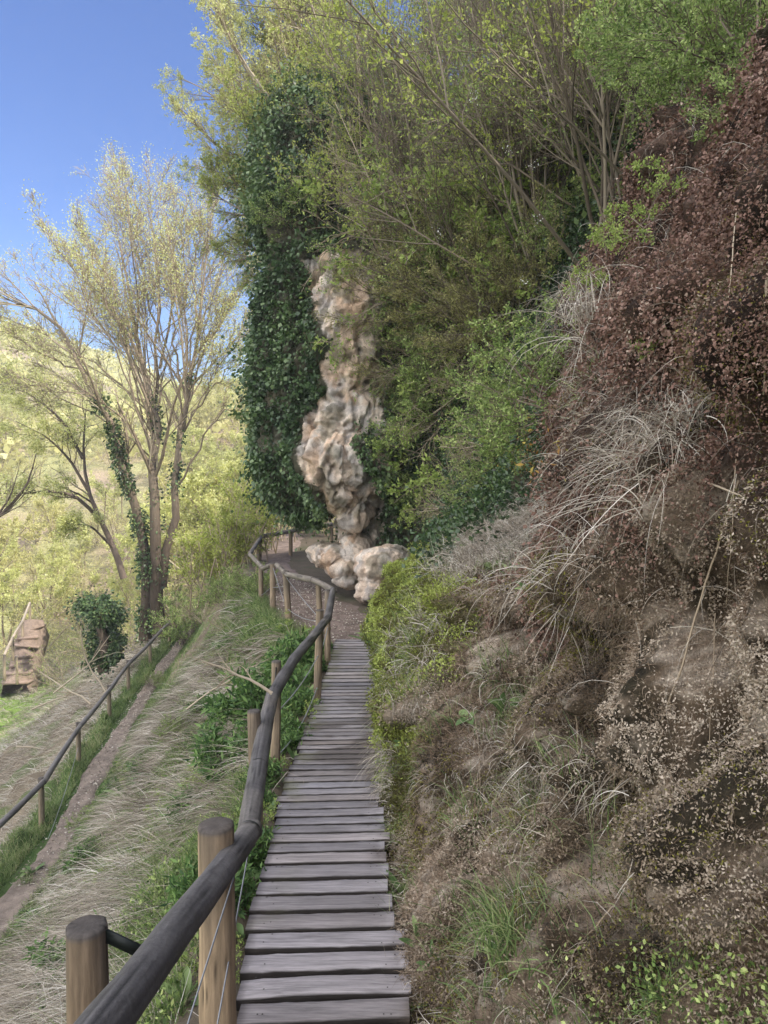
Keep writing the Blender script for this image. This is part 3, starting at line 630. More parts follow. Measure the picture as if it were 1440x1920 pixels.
pill = [(585, 700, 18.4, 92, 270, 1.7), (600, 380, 18.7, 105, 190, 2.0), (720, 330, 18.8, 150, 160, 2.2), (560, 850, 18.2, 72, 105, 1.4), (700, 560, 18.4, 110, 240, 1.6), (800, 420, 18.6, 120, 200, 2),
        (657, 640, 17.1, 72, 190, 1.3), (668, 540, 17.2, 50, 95, 1.1), (652, 800, 16.9, 86, 95, 1.1), (610, 865, 16.9, 42, 75, .9), (680, 850, 17.0, 66, 80, 1.1), (710, 890, 16.8, 58, 62, 1.0), (650, 925, 16.9, 42, 45, .8), (668, 950, 16.8, 30, 32, .6),
        (738, 850, 16.6, 20, 60, .6), (738, 905, 17.3, 45, 50, 1.0), (770, 850, 17.8, 70, 160, 1.4), (640, 700, 16.9, 44, 110, .8), (700, 700, 17.1, 30, 120, .8),
        (640, 740, 16.6, 40, 60, .7), (622, 865, 16.2, 42, 70, .8), (668, 868, 16.2, 40, 60, .8), (612, 905, 16.2, 34, 38, .6), (640, 930, 16.2, 24, 30, .5), (578, 845, 16.4, 14, 80, .5), (665, 962, 16.5, 24, 28, .5), (655, 530, 16.7, 26, 60, .5), (700, 800, 16.5, 50, 40, .6),
        (690, 1005, 17.6, 34, 70, .7), (668, 985, 17.6, 24, 60, .6), (770, 965, 17.6, 75, 85, 1.2), (590, 955, 18.2, 36, 24, .6), (565, 935, 18.3, 28, 24, .6)]
PV, PN, PQ, pme = blob_mesh('rock_pillar', [ell(*e) for e in pill], .038, 3, rock_col, M['rock'], .15, .085, 34)
rp_ = link('rock_pillar', pme); tag(rp_, 'tall pinkish travertine pillar with bulging flowstone folds overhanging the path', 'rock')
def boulder(ells, seed, label, vox=.03, amp=.065):
    V, N, Q, me = blob_mesh('boulder', [ell(*e) for e in ells], vox, seed, rock_col, M['rock'], amp, .05, 14)
    return tag(link('boulder', me), label, 'boulder')
boulder([(622, 1042, 16.9, 42, 24, .6), (602, 1032, 16.9, 24, 20, .4), (650, 1062, 16.7, 40, 24, .5), (668, 1040, 16.9, 26, 50, .5), (655, 1085, 16.6, 26, 16, .4)], 31, 'pitted grey boulder under the left side of the rock pillar at the path edge')
boulder([(722, 1046, 15.7, 50, 26, .6), (705, 1068, 15.6, 34, 30, .5), (745, 1075, 15.7, 45, 34, .6), (700, 1100, 15.5, 30, 18, .4), (692, 1116, 15.4, 22, 16, .35), (730, 1110, 15.5, 34, 22, .4)], 37, 'whitish angular boulder to the right of the pillar foot, dirt path running below it')
boulder([(718, 1150, 12.6, 20, 13, .3), (735, 1158, 12.4, 20, 12, .3)], 41, 'small grey stone lying in weeds beside the end of the boardwalk', .03, .04)

rng = np.random.default_rng(8)
fc = PV[PQ].mean(1); fn = PN[PQ[:, 0]]
ar = np.linalg.norm(np.cross(PV[PQ[:, 1]]-PV[PQ[:, 0]], PV[PQ[:, 3]]-PV[PQ[:, 0]]), axis=1)
u, v, _ = proj(fc+np.stack([noise(fc, 1.8, 3)*.3, fc[:, 0]*0, noise(fc, 1.8, 7)*.3], -1))
ok = ~(inpoly(u, v, bare) | inpoly(u, v, bare2)) & (fn[:, 1] < .75) & (fc[:, 2] > -1.5)
ok &= noise(fc, 1.1, 61)+.5*noise(fc, 3, 62) < np.where(fc[:, 2] > 6.5, 2, .36)
pr = ar*ok*(.35+sstep(-.5, .3, noise(fc, 2.2, 17))); pr /= pr.sum()
k = rng.choice(len(fc), 125000, p=pr)
off = np.abs(rng.normal(size=len(k)))*.09*(1+3.2*sstep(-.1, .5, noise(fc[k]*np.array([1, 1, .5]), 1.7, 19)))
P = fc[k]+fn[k]*off[:, None]+rng.normal(size=(len(k), 3))*.04
D = np.array([0, 0, -.8])+fn[k]*.7+rng.normal(size=(len(k), 3))*.45
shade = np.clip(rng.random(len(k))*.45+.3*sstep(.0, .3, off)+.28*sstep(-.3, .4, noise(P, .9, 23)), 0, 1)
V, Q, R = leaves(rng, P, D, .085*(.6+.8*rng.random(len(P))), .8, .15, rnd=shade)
# stems under the ivy
iv = empty('ivy', (-2.5, 17, -1), 'dark green ivy curtain covering the pillar and trailing down its left side', 'ivy')
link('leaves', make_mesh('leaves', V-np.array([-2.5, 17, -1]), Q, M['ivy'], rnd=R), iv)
# bare roots hanging over the rock
ro = np.array([at(672, 545, 16.2)+rng.normal(size=3)*[.05, .05, .1] for _ in range(9)])
w_, _, _ = plant(98, ro-np.array([-.5, 16, 4]), np.tile([.15, -.05, -1.], (9, 1)), rng.uniform(1.2, 2.2, 9), .022, [(2, .5, .4)], .12, (0, 0, -.08))
rt = empty('root', (-.5, 16, 4), 'pale bare roots hanging in a bundle down the middle of the rock pillar', 'root'); link('strands', make_mesh('strands', w_[0], w_[1], M['twigpale'], rnd=w_[2]), rt)

# ================================================================ vegetation on the bank and cliff
def hit(px, py, back=.03, dmax=40):
    """first point of the hillside or ground along the view direction of a photograph position"""
    d = np.concatenate([np.arange(1.0, 14, .03), np.arange(14, dmax, .15)]); P = np.array([at(px, py, q) for q in d])
    s = surf(P[:, 1], np.clip(P[:, 2], -3.4, 14))[:, 0]; g = ground_z(P[:, 0], P[:, 1])
    m = (P[:, 0] > s) | (P[:, 2] < g)
    i = int(np.argmax(m)) if m.any() else len(d)-1
    return P[i]-unit(P[i])*back
def scatter(rng, n, y0, y1, t0, t1, wfun, bias=1.0):
    """points on the cliff sheet with acceptance wfun(P); returns P and outward normal"""
    out_p, out_n = [], []; got = 0; e = .02
    for _ in range(24):
        m = 90000; y = y0+(y1-y0)*rng.random(m)**bias; t = rng.uniform(t0, t1, m)
        keep = rng.random(m) < wfun(surf(y, t, False)); y, t = y[keep], t[keep]
        if len(y) == 0: continue
        P = surf(y, t); a = (surf(y+e, t)-P)/e; b = (surf(y, t+e)-P)/e; n_ = np.cross(b, a); A = np.linalg.norm(n_, axis=1)
        k2 = rng.random(len(y)) < np.clip(A/2.6, 0, 1); n_ = unit(n_); n_ = np.where(n_[:, :1] > 0, -n_, n_)
        out_p.append(P[k2]); out_n.append(n_[k2]); got += int(k2.sum())
        if got >= n: break
    P, N = np.vstack(out_p)[:n], np.vstack(out_n)[:n]; return P+N*.010, N
def lay(D, N, lift=.18):
    """turn directions that point into the surface back out of it"""
    k = (D*N).sum(-1, keepdims=True); return D-N*np.minimum(k, 0)+N*lift
def stuff(name, parts_mesh, mat, label, cat):
    V, Q, R = parts_mesh; o = link(name, make_mesh(name, V, Q, mat, rnd=R)); return tag(o, label, cat, kind='stuff')
UP = np.array([0, 0, 1.])

# dead brown hanging moss: strands of tiny leaflets falling from the face
rng = np.random.default_rng(101)
P, N = scatter(rng, 38000, 1.1, 6.9, -1.3, 4.2, lambda P: cliff_zones(P)[1]*(.12+.88*sstep(-.3, .15, noise(P*np.array([1, 2.5, .5]), 2.6, 4)+.5*noise(P, 7, 5))), 1.7)
K = 12; L = rng.uniform(.06, .26, len(P)); t = np.linspace(0, 1, K)
S = P[:, None]+N[:, None]*(.015+.05*np.sqrt(t))[None, :, None]*rng.uniform(.3, 1.8, (len(P), 1, 1))-UP*(L[:, None]*t[None])[..., None]
S = (S+rng.normal(size=S.shape)*.011).reshape(-1, 3)
D = np.repeat(N, K, 0)*.35-UP*.6+rng.normal(size=S.shape)*.6
br = np.clip(.26+.2*rng.random(len(S))+.22*noise(S, 2.2, 33)+.22*noise(S, 11, 34)+.38*(rng.random(len(S)) > .94), 0, 1)
keep = noise(S*np.array([1, 2.2, .6]), 3.0, 35)+.25 > -.22; S, D, br = S[keep], D[keep], br[keep]; nk = len(S)
D = lay(D, np.repeat(N, K, 0)[keep])
V1 = leaves(rng, S, D, .0125*np.clip(S[:, 1]/2.8, .62, 1.3)*(.7+.7*rng.random(nk)), .8, .4, rnd=br)
stuff('hanging_moss', V1, M['brownmoss'], 'dead brown hanging moss covering the overhanging cliff face on the right', 'moss')

# tangle of thin pale dead stems over the brown moss
P, N = scatter(rng, 2400, 1.7, 6.9, -1.6, 3.4, lambda P: (cliff_zones(P)[1]+.5*cliff_zones(P)[2])*sstep(-.3, .4, noise(P, 1.1, 36)))
V1 = blades(rng, P+N*.03, N*.7+rng.normal(size=P.shape)*.8, -UP*1.5+N*.05+rng.normal(size=P.shape)*.35, rng.uniform(.08, .42, len(P)), .0022, 7)
stuff('dead_stems', V1, M['straw'], 'tangle of thin pale dead stems hanging over the brown moss', 'dead stems')
# lower bank: mixed dry moss, dark moss
P, N = scatter(rng, 430000, 1.0, 6.9, -2.35, .6, lambda P: (cliff_zones(P)[2]*(1-.6*cliff_zones(P)[3])+.2*cliff_zones(P)[1])*(.45+.55*sstep(-.3, .2, noise(P, 3.1, 44))), 2.8)
D = N*.3+rng.normal(size=P.shape)*.7-UP*.4; m = 1.15*noise(P, 1.5, 55)+.55*noise(P, 5, 56)+.4*noise(P, 13, 58)
V1 = leaves(rng, P+N*rng.uniform(0, .025, (len(P), 1)), lay(D, N), .0122*np.clip(P[:, 1]/2.6, .78, 1.25), .5, .3, rnd=np.clip(.47+m*.55+rng.normal(size=len(P))*.11, 0, 1))
stuff('bank_moss', V1, M['mixmoss'], 'dry brown and tan moss mat over the lower bank beside the boardwalk', 'moss')
P, N = scatter(rng, 75000, 1.0, 8, -2.35, 1.5, lambda P: (1-cliff_zones(P)[0])*sstep(.08, .3, noise(P, 1.9, 66)+.35*noise(P, 6, 67))*sstep(.9, .2, P[..., 2]), 1.1)
V1 = leaves(rng, P+N*rng.uniform(0, .035, (len(P), 1)), lay(rng.normal(size=P.shape)*.6, N), .013*np.clip(P[:, 1]/3, .4, 1), .5, .3)
stuff('dark_moss', V1, M['darkmoss'], 'patches of dark olive moss in the hollows of the lower bank', 'moss')
P, N = scatter(rng, 150000, 4.0, 10.7, -2.55, -.5, lambda P: cliff_zones(P)[0]*(.25+.75*sstep(-.35, .25, noise(P, 3.4, 77))), 1.0)
h = np.maximum(0, noise(P, 5, 79)+.4)*.10; m = noise(P, 2.1, 78)
V1 = leaves(rng, P+N*(rng.random(len(P))*h)[:, None], lay(N*.3+rng.normal(size=P.shape)*.5+UP*.1, N), .021, .55, .3, rnd=np.clip(.42+.75*m+rng.normal(size=len(P))*.2+h*1.2, 0, 1))
stuff('green_moss', V1, M['greenmoss'], 'bright green feathery moss on the mound right of the far boardwalk', 'moss')

P, N = scatter(rng, 150000, 1.0, 6.9, -2.3, 1.0, lambda P: (cliff_zones(P)[2]+.35*cliff_zones(P)[1])*(.35+.65*sstep(-.2, .3, noise(P*np.array([1, 1, .6]), 2.7, 144))), 2.6)
sc_ = np.clip(P[:, 1]/2.6, .8, 1.7)
V1 = blades(rng, P, lay(N*.5+rng.normal(size=P.shape)*.8, N), lay(-UP*.7+rng.normal(size=P.shape)*.7, N, .05), rng.uniform(.02, .085, len(P))*sc_, .0018*sc_, 4, rnd=np.clip(.42+.4*noise(P, 2.3, 57)+rng.normal(size=len(P))*.2, 0, 1))
stuff('root_fibres', V1, M['fibre'], 'matted brown and tan root fibres and dead stalks on the lower bank', 'roots')
# dry grass drooping from ledges of the bank
def ledge(P):
    n = fbm(P, 2.2, 3, 88)
    a = sstep(5.3, 5.9, P[..., 1])*sstep(8.6, 7.4, P[..., 1])*sstep(-.92, -.74, P[..., 2])*sstep(.05, -.35, P[..., 2])
    b = np.exp(-(((P[..., 1]-3.9)/.45)**2+((P[..., 2]-.33)/.2)**2))*1.0
    c = sstep(-.9, -1.1, P[..., 2])*sstep(0, .4, n)*.5*sstep(6.5, 5.5, P[..., 1])
    return np.maximum(np.maximum(a, b), c)
P, N = scatter(rng, 26000, 1.6, 8.8, -2.2, .8, ledge)
wd = .0022*np.maximum(1, P[:, 1]/2.6)
V1 = blades(rng, P, N*.8+UP*.35+rng.normal(size=P.shape)*.55, N*.35-UP*1.1+rng.normal(size=P.shape)*.45, rng.uniform(.08, .38, len(P))*(.55+.6*sstep(4, 5.5, P[:, 1])), wd, 5)
stuff('dry_grass', V1, M['straw'], 'dry straw coloured grass drooping from ledges of the right bank', 'grass')
P, N = scatter(rng, 9500, 1.4, 8.8, -2.2, .8, lambda P: (ledge(P)+.25*sstep(-.9, -1.2, P[..., 2]))*sstep(-.1, .3, noise(P, 3, 89)))
V1 = blades(rng, P, N*.8+UP*.9+rng.normal(size=P.shape)*.4, N*.6-UP*.4+rng.normal(size=P.shape)*.5, rng.uniform(.06, .22, len(P)), .004, 5)
stuff('green_grass', V1, M['grass'], 'sparse green grass blades growing among the dry grass on the right bank', 'grass')
# light green weeds along the bottom right of the bank
P = np.array([hit(px, py, .0) for px, py in zip(rng.uniform(1080, 1440, 150), 1900-rng.random(150)**2*120+rng.random(150)*60)])
P = np.repeat(P, 16, 0)+rng.normal(size=(150*16, 3))*[.05, .05, .03]
V1 = leaves(rng, P+UP*rng.uniform(0, .06, (len(P), 1)), rng.normal(size=P.shape)*.7+UP*.5, .014, .6, .2)
stuff('ground_cover', V1, M['green'], 'low light green weeds covering the foot of the bank at bottom right', 'weeds')

o3 = np.array([hit(px, py, .04) for px, py in zip(rng.normal(968, 22, 150), rng.uniform(745, 880, 150))]); P = np.repeat(o3, 40, 0)+rng.normal(size=(6000, 3))*[.06, .07, .07]
stuff('orange_moss', leaves(rng, P, rng.normal(size=P.shape)*.6-UP*.4, .03, .4, .3), M['orange'], 'rusty orange moss streak hanging in the cliff recess left of the brown moss', 'moss')
# pale tangled dead roots and stems draping from the ledge in the brown moss and along its rim
def drape(n, cx, cy, sx, sy, L0, L1, dirx, seed):
    r = np.random.default_rng(seed); c = np.array([hit(a, b, .03) for a, b in zip(r.normal(cx, sx, n//6), r.normal(cy, sy, n//6))]); P = np.repeat(c, 6, 0)+r.normal(size=(n//6*6, 3))*.03
    return blades(r, P, np.array([-.5, -.2, .5])+r.normal(size=P.shape)*.7, np.array([dirx, -.1, -1.0])+r.normal(size=P.shape)*.38, r.uniform(L0, L1, len(P)), .0038, 8, rnd=np.clip(r.normal(.62, .22, len(P)), 0, 1))
stuff('dead_roots', join([drape(480, 1225, 815, 50, 36, .10, .34, -.4, 1), drape(220, 1165, 890, 35, 40, .2, .45, -.6, 2), drape(160, 1095, 1000, 22, 45, .15, .4, -.4, 3), drape(200, 1100, 600, 16, 55, .3, .7, -.05, 4), drape(160, 1300, 790, 40, 30, .12, .35, .1, 5),
    drape(240, 960, 1090, 60, 25, .15, .4, -.4, 6), drape(150, 1010, 1480, 60, 60, .08, .25, -.2, 7), drape(120, 1150, 1500, 50, 25, .08, .22, -.3, 8)]), M['straw'], 'pale tangled dead roots and stems draping over the ledge and rim of the brown moss', 'dead roots')
# undergrowth on the recessed cliff between mound and pillar
P, N = scatter(rng, 120000, 6.2, 20, -.95, 9, lambda P: sstep(6.3, 7.0, P[..., 1]+fbm(P, 1.2, 2, 91)*.5)*(.15+.85*sstep(-.3, .2, fbm(P, 1.1, 3, 92)))*np.clip(10/P[..., 1], .4, 1))
m = noise(P, .8, 93)
V1 = leaves(rng, P+N*rng.random((len(P), 1))**2*.35, N*.7-UP*.3+rng.normal(size=P.shape)*.6, .055, .65, .2, rnd=np.clip(.33+.45*m+rng.normal(size=len(P))*.2, 0, 1))
stuff('undergrowth', V1, M['ivy'], 'dense leafy undergrowth climbing the recessed cliff behind the shrubs', 'undergrowth')
P, N = scatter(rng, 45000, 3, 30, 3.4, 16, lambda P: (.3+.7*sstep(-.2, .2, fbm(P, .6, 3, 95)))*1.0)
V1 = leaves(rng, P+N*rng.random((len(P), 1))*.3+UP*rng.random((len(P), 1))*.3, rng.normal(size=P.shape)*.7, .11, .6, .2)
stuff('hill_brush', V1, M['ivy'], 'leafy ground cover on the wooded slope above the cliff', 'undergrowth')

# ---------------------------------------------------------------- shrubs
UNIT = {}
def shrub_mesh(kind):
    """one metre shrub of each kind: wood, leaves and their materials"""
    rng = np.random.default_rng(len(kind)*13+7)
    if kind == 'fine':      # fine leaved green shrub
        n = 16; D = unit(rng.normal(size=(n, 3))*[.7, .7, .35]+[0, 0, .6]); w, l, _ = plant(201, np.zeros((n, 3)), D, rng.uniform(.6, 1.05, n), .011, [(7, .5, .7), (5, .45, .7)], .1, (0, 0, .03), (14, .030, .45))
        return w, l, 'twig', 'green'
    if kind == 'broom':     # thin olive twigs
        n = 26; D = unit(rng.normal(size=(n, 3))*[.55, .55, .3]+[0, 0, .6]); w, l, _ = plant(202, np.zeros((n, 3)), D, rng.uniform(.6, 1.1, n), .007, [(8, .45, .4), (5, .45, .4)], .06, (0, 0, .04), (11, .024, .28))
        return w, l, 'twig', 'olive'
    if kind == 'broad':     # fresh broad leaves at the ends of arching stems
        n = 9; D = unit(rng.normal(size=(n, 3))*[.8, .8, .3]+[0, 0, .5]); w, l, _ = plant(203, np.zeros((n, 3)), D, rng.uniform(.7, 1.2, n), .010, [(5, .5, .6), (3, .4, .7)], .12, (0, 0, -.01), (8, .058, .5))
        return w, l, 'twig', 'fresh'
    if kind == 'leafy':     # lush weed of upright stems with long narrow dark leaves
        n = 26; D = unit(rng.normal(size=(n, 3))*[.55, .55, .1]+[0, 0, .7]); w, l, _ = plant(207, rng.normal(size=(n, 3))*[.16, .16, 0], D, rng.uniform(.5, 1.0, n), .012, [(7, .35, .8)], .10, (0, 0, .0), (11, .17, .26))
        return w, l, 'twig', 'lush'
    if kind == 'spray':     # long arching shoots with small bright leaves
        n = 8; D = unit(rng.normal(size=(n, 3))*[.7, .7, .2]+[0, 0, .6]); w, l, _ = plant(206, np.zeros((n, 3)), D, rng.uniform(.8, 1.25, n), .007, [(9, .3, .6), (4, .45, .7)], .10, (0, 0, -.05), (6, .030, .5))
        return w, l, 'twigpale', 'fresh'
    if kind == 'bare':      # bare grey twig tangle with few leaves
        n = 16; D = unit(rng.normal(size=(n, 3))*[.8, .8, .4]+[0, 0, .5]); w, l, _ = plant(204, np.zeros((n, 3)), D, rng.uniform(.6, 1.2, n), .009, [(7, .55, .6), (5, .5, .7)], .16, (0, 0, 0), (1.6, .028, .5))
        return w, l, 'twigpale', 'fresh'
    if kind == 'thicket':   # upright stems with pale young leaves
        n = 14; D = unit(rng.normal(size=(n, 3))*[.3, .3, .1]+[0, 0, .9]); w, l, _ = plant(205, rng.normal(size=(n, 3))*[.15, .15, 0], D, rng.uniform(.7, 1.15, n), .010, [(9, .35, .6), (5, .45, .6)], .07, (0, 0, .03), (7, .032, .5))
        return w, l, 'twigpale', 'spring'
def shrub(kind, P, size, label, tilt=(0, 0), rz=None, group='shrubs on the cliff', sq=1.0):
    if kind not in UNIT:
        w, l, wm, lm = shrub_mesh(kind)
        UNIT[kind] = (make_mesh('branches', w[0], w[1], M[wm], rnd=w[2]), make_mesh('leaves', l[0], l[1], M[lm], rnd=l[2]))
    e = empty('shrub', P, label, 'shrub', group)
    e.scale = (size, size, size*sq); e.rotation_euler = (tilt[0], tilt[1], random.uniform(0, 6.28) if rz is None else rz)
    if tilt != (0, 0):
        e.rotation_euler = (Matrix.Rotation(tilt[1], 3, 'Y')@Matrix.Rotation(tilt[0], 3, 'X')@Matrix.Rotation(random.uniform(0, 6.28), 3, 'Z')).to_euler()
    link('branches', UNIT[kind][0], e); link('leaves', UNIT[kind][1], e); return e
T = (.35, -.75)
for kind, px, py, sz, lab in [
    ('fine', 815, 610, 1.4, 'grey green fine leaved shrub right of the bare rock face of the pillar'),
    ('fine', 805, 740, 1.2, 'fine leaved shrub beside the lower bulges of the pillar'),
    ('broom', 880, 560, 2.0, 'olive broom shrub in the middle of the recessed cliff'),
    ('broom', 960, 620, 1.6, 'yellowish broom shrub left of the brown hanging moss'),
    ('bare', 900, 700, 1.5, 'grey leafless twig tangle under the olive broom shrubs'),
    ('fine', 1000, 500, 1.6, 'green shrub on the upper cliff just left of the brown moss edge'),
    ('broad', 850, 850, 1.3, 'yellow green shrub with small leaves in front of the cliff recess'),
    ('bare', 870, 930, 1.0, 'pale twiggy shrub leaning out over the dry grass ledge'),
    ('fine', 960, 760, .9, 'small green shrub beside the orange moss streak'),
    ('broad', 775, 860, .6, 'bright leafy shrub at the right edge of the pillar'),
    ('fine', 770, 930, 1.0, 'low green shrub growing above the whitish boulder'),
    ('broad', 960, 430, 1.7, 'fresh leaved shrub with arching branches on the upper cliff'),
    ('broad', 830, 400, 1.9, 'arching leafy shrub over the dark hollow right of the ivy'),
    ('bare', 880, 330, 2.4, 'large bare twig tangle near the top of the cliff'),
    ('fine', 900, 450, 1.8, 'dense green shrub in the centre of the upper cliff'),
    ('broad', 1060, 330, 1.7, 'light green shrub above and left of the brown moss'),
    ('broad', 1150, 250, 1.6, 'light green shrub at the top left shoulder of the brown moss'),
    ('fine', 1100, 420, 1.1, 'small green shrub hugging the upper left border of the brown moss'),
    ('broad', 1180, 120, 1.6, 'leafy shrub high above the brown moss cliff'),
    ('fine', 800, 430, 1.0, 'dark green shrub beside the top of the ivy curtain'),
    ('broad', 1030, 130, 2.0, 'tall fresh leaved shrub among the thin trunks'),
    ('broom', 1010, 560, 1.7, 'olive broom shrub right beside the rim of the brown moss'), ('fine', 1040, 700, 1.1, 'green shrub squeezed against the brown moss edge halfway up'),
    ('broom', 920, 500, 2.0, 'tall olive broom above the middle of the cliff recess'), ('fine', 880, 620, 1.6, 'grey green shrub under the tall olive broom'), ('bare', 950, 820, 1.2, 'grey twig tangle above the dry grass ledge'),
    ('broad', 1000, 780, .9, 'lance leaved green shrub beside the brown moss'), ('fine', 830, 770, 1.4, 'feathery green shrub near the right flank of the pillar'), ('bare', 830, 650, 1.7, 'bare grey bush right of the pillar'),
    ('bare', 1000, 350, 2.2, 'bare branching bush high on the cliff'), ('bare', 1100, 200, 2.4, 'bare twiggy bush below the top trees'), ('broad', 900, 230, 2.0, 'fresh leaved bush under the slender trees'), ('bare', 800, 260, 2.2, 'bare bush over the dark hollow'),
    ('broad', 1050, 480, 1.3, 'light leafy bush near the rim of the brown moss'), ('fine', 940, 900, .8, 'small bush at the back of the dry ledge'), ('broad', 800, 960, .7, 'leafy clump above the green mound'),
    ('spray', 900, 260, 2.3, 'long leafy shoots arching over the top of the recess'), ('spray', 980, 380, 2.1, 'arching leafy shoots in the middle of the upper cliff'), ('spray', 860, 460, 2.2, 'arching leafy shoots right of the ivy'),
    ('spray', 1060, 260, 2.0, 'leafy shoots under the leafless trees'), ('spray', 1000, 600, 1.5, 'leafy shoots above the rim of the brown moss'), ('spray', 830, 700, 1.5, 'leafy shoots hanging beside the lower pillar'),
    ('spray', 1150, 360, 1.3, 'leafy shoots at the upper left border of the brown moss'), ('spray', 920, 820, 1.0, 'leafy shoots over the dry grass ledge'),
    ('fine', 590, 400, 1.2, 'bush bulging from the ivy at the upper left of the pillar')]:
    p = hit(px, py, .05); q = at(px, py, min(p[1], 17.3))
    if px < 800 and py < 560: q = at(px, py, 16.6)
    q = q+np.array([.1, .25, -.22*sz]); d = q[1]
    shrub(kind, q, sz*(.62+.055*min(d, 17))*.9, lab, T if px > 800 else (.2, -.3))
# evergreen fringe over the top of the near cliff, upper right corner
for px, py, d, sz, lab in [(1430, 190, 3.9, .62, 'low evergreen tuft spilling over the brown moss at the right edge'), (1380, 60, 4.4, .9, 'dense green bush leaning in from the top right corner'), (1290, 20, 7.5, 1.3, 'bush behind the crest at the top of the picture'), (1395, 170, 4.9, .75, 'dark evergreen shrub hanging over the top of the brown moss'), (1300, 150, 5.4, .85, 'olive green shrub at the crest of the brown moss'), (1420, 40, 5.2, 1.1, 'dense evergreen bush in the top right corner'),
                           (1330, 20, 5.8, 1.1, 'green bush next to the evergreen in the top right corner'), (1240, 60, 6.6, 1.1, 'fine green bush behind the crest of the brown moss')]:
    shrub('fine', at(px, py+60, d)+np.array([.15, .1, 0]), sz, lab, (.2, -.4))
for px, py, sz, lab in [(1210, 430, .35, 'tuft of fresh leaves on the left rim of the brown moss'), (1140, 520, .35, 'leafy sprig on the rim below the fresh tuft'), (1235, 640, .13, 'tiny green sprig in the middle of the brown moss')]:
    shrub('broad', hit(px, py), sz, lab, T)

# ---------------------------------------------------------------- trees on the wooded hill
def tree_meshes(name, seed, n0, H, r0, spread, levels, leaf, wm, lm, wig=.07, bias=(0, 0, .03)):
    rng = np.random.default_rng(seed); D = unit(rng.normal(size=(n0, 3))*[spread, spread, .05]+[0, 0, 1])
    w, l, _ = plant(seed, rng.normal(size=(n0, 3))*[.12, .12, 0], D, rng.uniform(.75, 1.05, n0)*H, r0, levels, wig, bias, leaf, (7, 4, 3, 3), 8)
    return make_mesh('trunk', w[0], w[1], M[wm], rnd=w[2]), make_mesh('crown', l[0], l[1], M[lm], rnd=l[2])
HT_ = [tree_meshes('h', 301, 5, 6.0, .032, .22, [(13, .33, .6), (6, .45, .7), (3, .5, .7)], (2.8, .066, .55), 'twig', 'spring'),
       tree_meshes('h', 302, 4, 7.0, .034, .18, [(14, .3, .6), (6, .45, .7), (3, .5, .7)], (3.0, .058, .55), 'twigpale', 'spring'),
       tree_meshes('h', 303, 7, 5.0, .024, .38, [(12, .36, .6), (6, .5, .7), (3, .5, .7)], (2.0, .055, .55), 'twig', 'green')]
def tree(kind, P, s, label, lean=(0, 0), group='trees', src=None):
    tm = (src or HT_)[kind]; e = empty('tree', P, label, 'tree', group); e.scale = (s,)*3
    e.rotation_euler = (Matrix.Rotation(lean[1], 3, 'Y')@Matrix.Rotation(lean[0], 3, 'X')@Matrix.Rotation(random.uniform(0, 6.28), 3, 'Z')).to_euler()
    link('trunk', tm[0], e); link('crown', tm[1], e); return e
def hillp(y, t): return surf(np.array([y]), np.array([t]))[0]-np.array([0, 0, .15])
hill_words = ['bushy light green tree', 'slender pale trunked tree', 'many stemmed grey tree']
HT_.append(tree_meshes('h', 304, 4, 7.5, .034, .16, [(15, .26, .5), (7, .45, .6), (3, .5, .7)], (.35, .05, .55), 'twig', 'fresh', .05))
for i in range(15):
    yy, tt = 10.2+(i*1.37) % 5.5, 3.4+(i*2.11) % 4.2; _p = hillp(yy, tt); _u = 720+_p[0]/_p[1]*FPX
    tree(3, _p, .7+.35*((i*.37) % 1), 'leafless grey tree '+('low' if tt < 4.8 else 'midway' if tt < 6.2 else 'high')+' on the slope '+('next to the pillar' if _u < 900 else 'over the cliff recess' if _u < 1100 else 'over the brown moss' if _u < 1350 else 'by the right edge')+(', front' if yy < 12 else ', behind' if yy < 14 else ', far behind'), (.04, -.25+.3*((i*.61) % 1)), 'leafless thin trees above the cliff')
k = 0
for y in (9.5, 11, 12.5, 14.5, 16.5, 18.5, 20.5):
    for t in (3.6, 4.6, 5.8, 7.2, 9.0, 11):
        yy, tt = y+random.uniform(-.8, .8), t+random.uniform(-.5, .5)
        if y < 12 and t > 8 or y > 18 and t < 5: continue
        kind = (k*2+k//3) % 3; k += 1
        _p = hillp(yy, tt); _u = 720+_p[0]/_p[1]*FPX; tree(kind, _p, random.uniform(.62, 1.0), hill_words[kind]+(' low' if tt < 5 else ' midway' if tt < 7.8 else ' high')+' on the slope, '+('near the pillar' if _u < 900 else 'above the recess' if _u < 1150 else 'over the brown moss' if _u < 1400 else 'at the right edge')+(', nearer' if yy < 14 else ', behind'), (.05, random.uniform(-.35, -.05)), hill_words[kind]+'s above the cliff')
